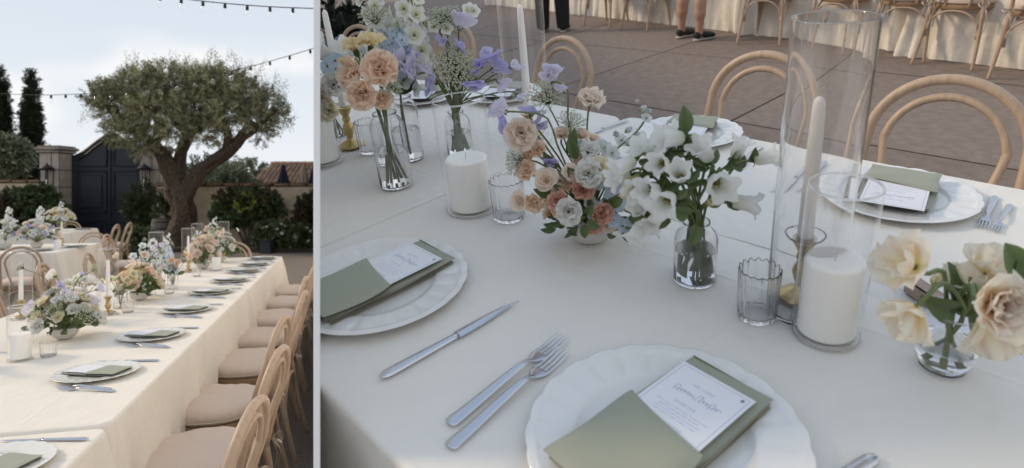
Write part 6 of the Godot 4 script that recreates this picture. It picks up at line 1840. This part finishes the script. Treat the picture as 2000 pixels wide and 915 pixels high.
	stems(t, ft, nk, [["sweetpea_pale", Vector3(-0.0841, 1.0828, -1.5000), Vector3(0.3, 0.6, 0.6), 0.034], ["sweetpea_lilac", Vector3(-0.1255, 1.0564, -1.4800), Vector3(-0.4, 0.5, 0.7), 0.022], ["sweetpea_violet", Vector3(-0.0925, 1.0376, -1.4800), Vector3(0.3, 0.5, 0.6), 0.022], ["sweetpea_lilac", Vector3(-0.0303, 1.0124, -1.4600), Vector3(0.3, 0.6, 0.7), 0.036], ["sweetpea_violet", Vector3(-0.0466, 0.9965, -1.4500), Vector3(-0.3, 0.3, 0.9), 0.030], ["sweetpea_lilac", Vector3(-0.0150, 0.9828, -1.4600), Vector3(0.6, 0.3, 0.6), 0.032], ["sweetpea_violet", Vector3(-0.0597, 0.9632, -1.4300), Vector3(-0.2, -0.3, 0.9), 0.032], ["sweetpea_lilac", Vector3(-0.1590, 0.9681, -1.4400), Vector3(-0.6, 0.1, 0.7), 0.030], ["sweetpea_pale", Vector3(0.0281, 0.9848, -1.4600), Vector3(0.8, 0.3, 0.4), 0.026], ["sweetpea_pale", Vector3(-0.0058, 0.9556, -1.4400), Vector3(0.5, -0.1, 0.7), 0.024], ["sweetpea_pale", Vector3(-0.0189, 0.9123, -1.4200), Vector3(0.0, -0.5, 0.8), 0.030], ["sweetpea_pale", Vector3(0.0363, 0.9191, -1.4400), Vector3(0.7, -0.3, 0.5), 0.022]], 0.0019)
	for e in [[Vector3(-0.1266, 1.1129, -1.5000), Vector3(-0.3, 0.9, 0.3), 0.045], [Vector3(-0.1094, 1.0127, -1.4600), Vector3(0.0, 0.75, 0.6), 0.050], [Vector3(-0.0957, 0.9888, -1.4400), Vector3(0.2, 0.5, 0.8), 0.048], [Vector3(-0.1194, 1.1036, -1.5200), Vector3(0.5, 0.8, 0.3), 0.045]]:
		flower(t, "umbel", e[0] - (e[1] as Vector3).normalized() * 0.04, e[1], e[2])
		stem(t, [nk, nk.lerp(e[0], 0.6), e[0] - (e[1] as Vector3).normalized() * 0.04], 0.002)
	for e in [[Vector3(-0.0624, 1.1162, -1.5200), 0.02], [Vector3(-0.0505, 1.1127, -1.5200), 0.018], [Vector3(-0.1460, 1.0901, -1.4900), 0.018], [Vector3(-0.1178, 1.0827, -1.4900), 0.018]]:
		flower(t, "floret_white", e[0], Vector3(0.2, 0.3, 0.9), e[1])
	# white and blue flowers by the white wall
	t = thing("white_blue_bunch", "white and pale blue flowers behind the taper at the white wall", "flowers", Transform3D())
	ft = Vector3(-0.5159, 0.7608, -1.7931)
	nk = ft + Vector3(0, 0.12, 0)
	stems(t, ft, nk, [["bell_white", Vector3(-0.4088, 1.0091, -1.6200), Vector3(0.3, 0.7, 0.5), 0.036], ["bell_white", Vector3(-0.4440, 1.0205, -1.6200), Vector3(-0.3, 0.7, 0.5), 0.036], ["floret_blue", Vector3(-0.4159, 1.0153, -1.5800), Vector3(0, 0.5, 0.8), 0.026], ["floret_blue", Vector3(-0.4378, 1.0043, -1.5800), Vector3(0, 0.5, 0.8), 0.024], ["lisianthus_white", Vector3(-0.4291, 0.9502, -1.5800), Vector3(0.1, 0.5, 0.8), 0.042], ["lisianthus_blush", Vector3(-0.4618, 0.9288, -1.5700), Vector3(-0.1, 0.3, 0.8), 0.04], ["lisianthus_white", Vector3(-0.3621, 1.0087, -1.6000), Vector3(0.3, 0.7, 0.5), 0.045], ["lisianthus_cream", Vector3(-0.4489, 0.8961, -1.5600), Vector3(0, 0.2, 0.9), 0.036]], 0.002, true)
	again("bottle_b", "bottle_vase", func(_o): pass, "bottle vase of white and blue flowers at the white wall", "vase", on(Vector3(-0.5159, 0.7608, -1.7931)), "bottle vases on the terrace")
	# parrot tulips
	t = thing("parrot_tulips", "cream parrot tulips streaked with red in a round vase", "flowers", Transform3D())
	ft = Vector3(0.5010, 0.7708, -0.5817)
	nk = ft + Vector3(0, 0.068, 0)
	for e in [["tulip_tulip", Vector3(0.4186, 0.9243, -0.5500), Vector3(-0.72, 0.50, 0.10), 0.030, 0.0035], ["bud_cream", Vector3(0.4845, 0.8621, -0.6000), Vector3(0.0, 0.8, 0.3), 0.017, 0.0025], ["tulip_tulip", Vector3(0.4061, 0.8968, -0.5200), Vector3(-0.75, -0.42, 0.35), 0.027, 0.0035], ["tulip_tulip", Vector3(0.5247, 0.8491, -0.6000), Vector3(0.0, 0.9, 0.15), 0.026, 0.003], ["parrot_tulip", Vector3(0.4629, 0.9088, -0.5000), Vector3(0.0, 0.35, 0.9), 0.036, 0.0042], ["tulip_tulip", Vector3(0.4837, 0.8783, -0.5200), Vector3(0.1, -0.7, 0.55), 0.032, 0.003], ["tulip_tulip", Vector3(0.5420, 0.8733, -0.6000), Vector3(0.2, 0.85, 0.1), 0.026, 0.003], ["lisianthus_white", Vector3(0.5197, 0.8806, -0.5200), Vector3(0.4, 0.2, 0.8), 0.030, 0.002]]:
		var p: Vector3 = e[1]
		var f: Vector3 = (e[2] as Vector3).normalized()
		flower(t, e[0], p, f, e[3], true, e[3] * 90.0)
		var a := float(k) * 2.1
		stem(t, [ft + Vector3(cos(a), 0, sin(a)) * 0.012, nk + Vector3(cos(a + 3.0), 0, sin(a + 3.0)) * 0.010, nk.lerp(p, 0.55) + Vector3(0, 0.025, 0) - f * 0.01, p - f * 0.018, p], e[4] * 0.75)
		k += 1
	for e in [[nk, Vector3(0.5, 0.35, 0.4), 0.075], [nk, Vector3(-0.5, 0.3, 0.5), 0.06], [nk + Vector3(0.01, 0, 0.01), Vector3(0.3, -0.5, 0.7), 0.06], [nk, Vector3(0.2, 0.9, -0.1), 0.06], [Vector3(0.5340, 0.8915, -0.5500), Vector3(0.4, 0.9, 0.1), 0.04], [Vector3(0.5356, 0.9010, -0.5500), Vector3(-0.3, 0.9, 0.2), 0.04]]:
		leaf(t, e[0], e[1], e[2], 0.016, 1.0, 0.9)

func terrace_back() -> void:
	var p: Vector3 = Vector3(-1.55, 0, -5.6)
	var t := thing("ground_flowers", "dark blue and green planting on the ground behind the terrace chairs", "flowers", on(p))
	scatter("foliage", t, bough(26, 0.12, 0.022, Color(0.012, 0.02, 0.012), Color(0.03, 0.04, 0.03), 14, 0.2), crown_places([[Vector3(0, 0.3, 0), Vector3(0.4, 0.3, 0.4)]], 260, 1.0, 0.2))
	for j in 30:
		var d := Vector3(rng.randf_range(-0.4, 0.45), rng.randf_range(0.1, 0.6), rng.randf_range(0.2, 0.5))
		flower(t, ["floret_violet", "floret_blue", "carnation_white"][j % 3], d, Vector3(0, 0.6, 0.7), 0.05)
	var yaw := yaw_of(-N)
	person(on(Vector3(2.0674, 0.0000, -6.5776), yaw - 0.25), "person in dark clothes seen from behind, bare calves and black sneakers, at the far row", false)
	person(on(Vector3(0.7174, 0.0000, -7.8762), yaw + 0.5), "person in dark trousers and black shoes among the far row, left one", true)

# a standing figure: one skin over a set of tapered bones, meshed from their joined distance field
func person(xf: Transform3D, label: String, trousers: bool) -> void:
	var t := thing("person", label, "person", xf)
	var bones := []
	for s in [-1.0, 1.0]:
		var x: float = s * 0.13
		bones.append_array([[Vector3(x, 0.07, -0.03), Vector3(x, 0.28, -0.025), 0.036, 0.050], [Vector3(x, 0.28, -0.028), Vector3(x * 0.95, 0.38, -0.02), 0.056, 0.055], [Vector3(x * 0.95, 0.38, -0.02), Vector3(x * 0.92, 0.50, 0.0), 0.055, 0.054], [Vector3(x * 0.92, 0.50, 0.0), Vector3(x * 0.75, 0.88, 0), 0.058, 0.088], [Vector3(x, 0.05, -0.03), Vector3(x * 1.08, 0.035, 0.14), 0.036, 0.026],
			[Vector3(s * 0.17, 1.40, 0), Vector3(s * 0.25, 1.12, 0.0), 0.046, 0.038], [Vector3(s * 0.25, 1.12, 0.0), Vector3(s * 0.25, 0.90, 0.10), 0.037, 0.027], [Vector3(s * 0.25, 0.89, 0.10), Vector3(s * 0.235, 0.82, 0.14), 0.028, 0.024]])
		for f in 4:
			bones.append([Vector3(s * (0.25 - 0.012 * f), 0.82, 0.125 + 0.014 * f), Vector3(s * (0.235 - 0.012 * f), 0.75 + 0.008 * absf(f - 1.5), 0.15 + 0.012 * f), 0.0095, 0.008])
		bones.append([Vector3(s * 0.225, 0.85, 0.135), Vector3(s * 0.19, 0.81, 0.16), 0.011, 0.009])
	bones.append_array([[Vector3(-0.07, 0.92, 0), Vector3(0.07, 0.92, 0), 0.115, 0.115], [Vector3(0, 0.95, 0), Vector3(0, 1.15, 0), 0.12, 0.115], [Vector3(0, 1.15, 0), Vector3(0, 1.34, 0), 0.12, 0.12], [Vector3(-0.13, 1.38, 0), Vector3(0.13, 1.38, 0), 0.07, 0.07], [Vector3(0, 1.40, 0), Vector3(0, 1.52, 0.01), 0.055, 0.05], [Vector3(0, 1.58, 0.02), Vector3(0, 1.66, 0.01), 0.075, 0.088]])
	if not cache.has("body"):
		cache["body"] = skin_over(bones, 0.021)
	part("body", cache["body"], M.skin, t)
	var low := 0.05 if trousers else 0.62
	for s in [-1.0, 1.0]:
		var x: float = s * 0.13
		var lg := Sh.new()
		lg.tube(curve([Vector3(x, low, -0.025), Vector3(x * 0.97, lerpf(low, 0.8, 0.4), -0.01), Vector3(x * 0.85, 0.80, 0), Vector3(x * 0.55, 0.96, 0)], 12), range(13).map(func(i): return lerpf(0.076 if trousers else 0.098, 0.125, i / 12.0)), 14, Vector3.ZERO, false)
		part("trouser_leg", lg.done(), M.black_cloth, t)
		var sh := Sh.new()
		sh.tube(curve([Vector3(x, 0.055, -0.085), Vector3(x, 0.062, -0.04), Vector3(x * 1.03, 0.055, 0.04), Vector3(x * 1.07, 0.045, 0.12), Vector3(x * 1.09, 0.038, 0.175)], 12), [Vector2(0.02, 0.02), Vector2(0.036, 0.034), Vector2(0.04, 0.04), Vector2(0.042, 0.042), Vector2(0.043, 0.041), Vector2(0.044, 0.038), Vector2(0.046, 0.036), Vector2(0.048, 0.034), Vector2(0.049, 0.032), Vector2(0.048, 0.03), Vector2(0.045, 0.026), Vector2(0.036, 0.02), Vector2(0.016, 0.01)], 12, Vector3.UP)
		var so := part("shoe", sh.done(), M.black_shoe, t)
		part("sole", Sh.new().tube(curve([Vector3(x, 0.013, -0.095), Vector3(x, 0.013, -0.05), Vector3(x * 1.04, 0.013, 0.05), Vector3(x * 1.08, 0.013, 0.12), Vector3(x * 1.1, 0.013, 0.19)], 12), range(13).map(func(i): return Vector2([0.02, 0.036, 0.041, 0.041, 0.041, 0.043, 0.046, 0.049, 0.050, 0.049, 0.045, 0.036, 0.018][i], 0.013)), 10, Vector3.UP).done(), M.sole, so)
	part("shirt", Sh.new().lathe([Vector2(0.175, 0.88), Vector2(0.155, 1.0), Vector2(0.145, 1.12), Vector2(0.160, 1.28), Vector2(0.19, 1.36), Vector2(0.17, 1.43), Vector2(0.075, 1.47), Vector2(0.06, 1.48)], 24, Transform3D(Basis.from_scale(Vector3(1.05, 1, 0.82)), Vector3.ZERO)).done(), M.black_cloth, t)
	part("hair", Sh.new().lathe([Vector2(0.07, 1.44), Vector2(0.095, 1.55), Vector2(0.102, 1.65), Vector2(0.085, 1.72), Vector2(0.04, 1.765), Vector2(0.001, 1.77)], 18, Transform3D(Basis(), Vector3(0, 0, -0.022))).done(), M.hair, t)

func skin_over(bones: Array, cell: float) -> ArrayMesh:
	var lo := Vector3(-0.42, -0.02, -0.22)
	var nx := int(0.84 / cell)
	var ny := int(1.84 / cell)
	var nz := int(0.50 / cell)
	var f := PackedFloat32Array()
	f.resize((nx + 1) * (ny + 1) * (nz + 1))
	f.fill(1.0)
	var id := func(i: int, j: int, k: int) -> int: return (j * (nz + 1) + k) * (nx + 1) + i
	for b in bones:
		var a: Vector3 = b[0]
		var e: Vector3 = b[1]
		var m := maxf(b[2], b[3]) + 0.07
		var p0 := ((a.min(e) - Vector3.ONE * m - lo) / cell).floor()
		var p1 := ((a.max(e) + Vector3.ONE * m - lo) / cell).ceil()
		var ab := e - a
		var l2 := maxf(ab.length_squared(), 1e-8)
		var soft := 0.012 if b[2] < 0.015 else 0.035
		for j in range(maxi(0, int(p0.y)), mini(ny, int(p1.y)) + 1):
			for k in range(maxi(0, int(p0.z)), mini(nz, int(p1.z)) + 1):
				for i in range(maxi(0, int(p0.x)), mini(nx, int(p1.x)) + 1):
					var p := lo + Vector3(i, j, k) * cell
					var h := clampf((p - a).dot(ab) / l2, 0, 1)
					var d := p.distance_to(a + ab * h) - lerpf(b[2], b[3], h)
					var q: int = id.call(i, j, k)
					var g := clampf(0.5 + 0.5 * (f[q] - d) / soft, 0, 1)
					f[q] = lerpf(f[q], d, g) - soft * g * (1.0 - g)
	var s := Sh.new()
	var at := {}
	for j in ny:
		for k in nz:
			for i in nx:
				var sum := Vector3.ZERO
				var cnt := 0
				var vals := []
				for c in 8:
					vals.append(f[id.call(i + (c & 1), j + ((c >> 1) & 1), k + (c >> 2))])
				for c in 8:
					for ax in 3:
						if not c & (1 << ax):
							var c2: int = c | (1 << ax)
							if (vals[c] < 0) != (vals[c2] < 0):
								var u: float = vals[c] / (vals[c] - vals[c2])
								var q := Vector3(c & 1, (c >> 1) & 1, c >> 2)
								q[ax] = u
								sum += q
								cnt += 1
				if cnt:
					at[Vector3i(i, j, k)] = s.pt(lo + (Vector3(i, j, k) + sum / cnt) * cell)
	for key in at:
		var i: int = key.x
		var j: int = key.y
		var k: int = key.z
		var v0: float = f[id.call(i, j, k)]
		for ax in 3:
			var st := Vector3i.ZERO
			st[ax] = 1
			var v1: float = f[id.call(i + st.x, j + st.y, k + st.z)]
			if (v0 < 0) == (v1 < 0):
				continue
			var e1 := Vector3i.ZERO
			var e2 := Vector3i.ZERO
			e1[(ax + 1) % 3] = 1
			e2[(ax + 2) % 3] = 1
			var q := [key, key - e1, key - e1 - e2, key - e2]
			if q.all(func(z): return at.has(z)):
				if v0 < 0:
					s.quad(at[q[3]], at[q[2]], at[q[1]], at[q[0]])
				else:
					s.quad(at[q[0]], at[q[1]], at[q[2]], at[q[3]])
	return s.done()

# ---------- what abuts the dividing wall ends at its face ----------
func trim_at_wall() -> void:
	var n := Vector3(1.0, 0, -0.3155).normalized()       # away from the yard; the wall runs from under the viewer
	for o in get_children():
		if o is Node3D and o.has_meta("on_terrace"):
			trim(o, n)

func trim(o: Node3D, n: Vector3) -> void:
	for c in o.get_children():
		trim(c, n)
	if not (o is MeshInstance3D or o is MultiMeshInstance3D):
		return
	var g: Transform3D = o.global_transform
	if o is MultiMeshInstance3D:
		var keep := []
		for i in o.multimesh.instance_count:
			var w: Transform3D = o.multimesh.get_instance_transform(i)
			if n.dot(g * w.origin) > 0.12:
				keep.append([w, o.multimesh.get_instance_color(i)])
		var mm := MultiMesh.new()
		mm.transform_format = MultiMesh.TRANSFORM_3D
		mm.use_colors = true
		mm.mesh = o.multimesh.mesh
		mm.instance_count = keep.size()
		for i in keep.size():
			mm.set_instance_transform(i, keep[i][0])
			mm.set_instance_color(i, keep[i][1])
		o.multimesh = mm
		return
	var bb: AABB = o.mesh.get_aabb()
	var least := INF
	var most := -INF
	for k in 8:
		var d := n.dot(g * bb.get_endpoint(k))
		least = minf(least, d)
		most = maxf(most, d)
	if least >= 0.0:
		return
	if most <= 0.0:
		if o.get_child_count() == 0:
			o.get_parent().remove_child(o)
			o.free()
		else:
			o.mesh = null
		return
	var arr: Array = (o.mesh as Mesh).surface_get_arrays(0)
	var v: PackedVector3Array = arr[Mesh.ARRAY_VERTEX]
	var nn: PackedVector3Array = arr[Mesh.ARRAY_NORMAL]
	var cc = arr[Mesh.ARRAY_COLOR]
	var uv = arr[Mesh.ARRAY_TEX_UV]
	var ix: PackedInt32Array = arr[Mesh.ARRAY_INDEX]
	var dist := PackedFloat32Array()
	for p in v:
		dist.append(n.dot(g * p))
	var out := PackedInt32Array()
	for k in range(0, ix.size(), 3):
		var poly := []
		for e in 3:
			var a := ix[k + e]
			var b := ix[k + (e + 1) % 3]
			if dist[a] >= 0.0:
				poly.append(a)
			if (dist[a] >= 0.0) != (dist[b] >= 0.0):
				var f := dist[a] / (dist[a] - dist[b])
				poly.append(v.size())
				v.append(v[a].lerp(v[b], f))
				nn.append(nn[a].lerp(nn[b], f).normalized())
				if cc != null:
					cc.append(cc[a].lerp(cc[b], f))
				if uv != null:
					uv.append(uv[a].lerp(uv[b], f))
				dist.append(0.0)
		for e in range(1, poly.size() - 1):
			out.append_array(PackedInt32Array([poly[0], poly[e], poly[e + 1]]))
	if out.is_empty():
		if o.get_child_count() == 0:
			o.get_parent().remove_child(o)
			o.free()
		else:
			o.mesh = null
		return
	var res := []
	res.resize(Mesh.ARRAY_MAX)
	res[Mesh.ARRAY_VERTEX] = v
	res[Mesh.ARRAY_NORMAL] = nn
	res[Mesh.ARRAY_COLOR] = cc
	res[Mesh.ARRAY_TEX_UV] = uv
	res[Mesh.ARRAY_INDEX] = out
	var m := ArrayMesh.new()
	m.add_surface_from_arrays(Mesh.PRIMITIVE_TRIANGLES, res)
	o.mesh = m


func _ready() -> void:
	rng.seed = 20
	make_view()
	make_materials()
	make_setting_of_yard()
	garden_plants()
	string_lights()
	long_table()
	centre_of_long_table()
	side_tables()
	var first := get_child_count()
	# the terrace: its own floor tilts up and away beyond the dividing wall
	cur = Transform3D(Basis(Vector3(0.9954, 0.0958, 0.0000), Vector3(-0.0880, 0.9140, 0.3960), Vector3(0.0380, -0.3942, 0.9182)), Vector3(0.1141, 0.2575, -0.5136))
	terrace_floor()
	terrace_tables()
	terrace_chairs()
	terrace_places()
	terrace_glass()
	terrace_flowers()
	terrace_back()
	for o in get_children().slice(first):
		o.set_meta("on_terrace", true)
	trim_at_wall()
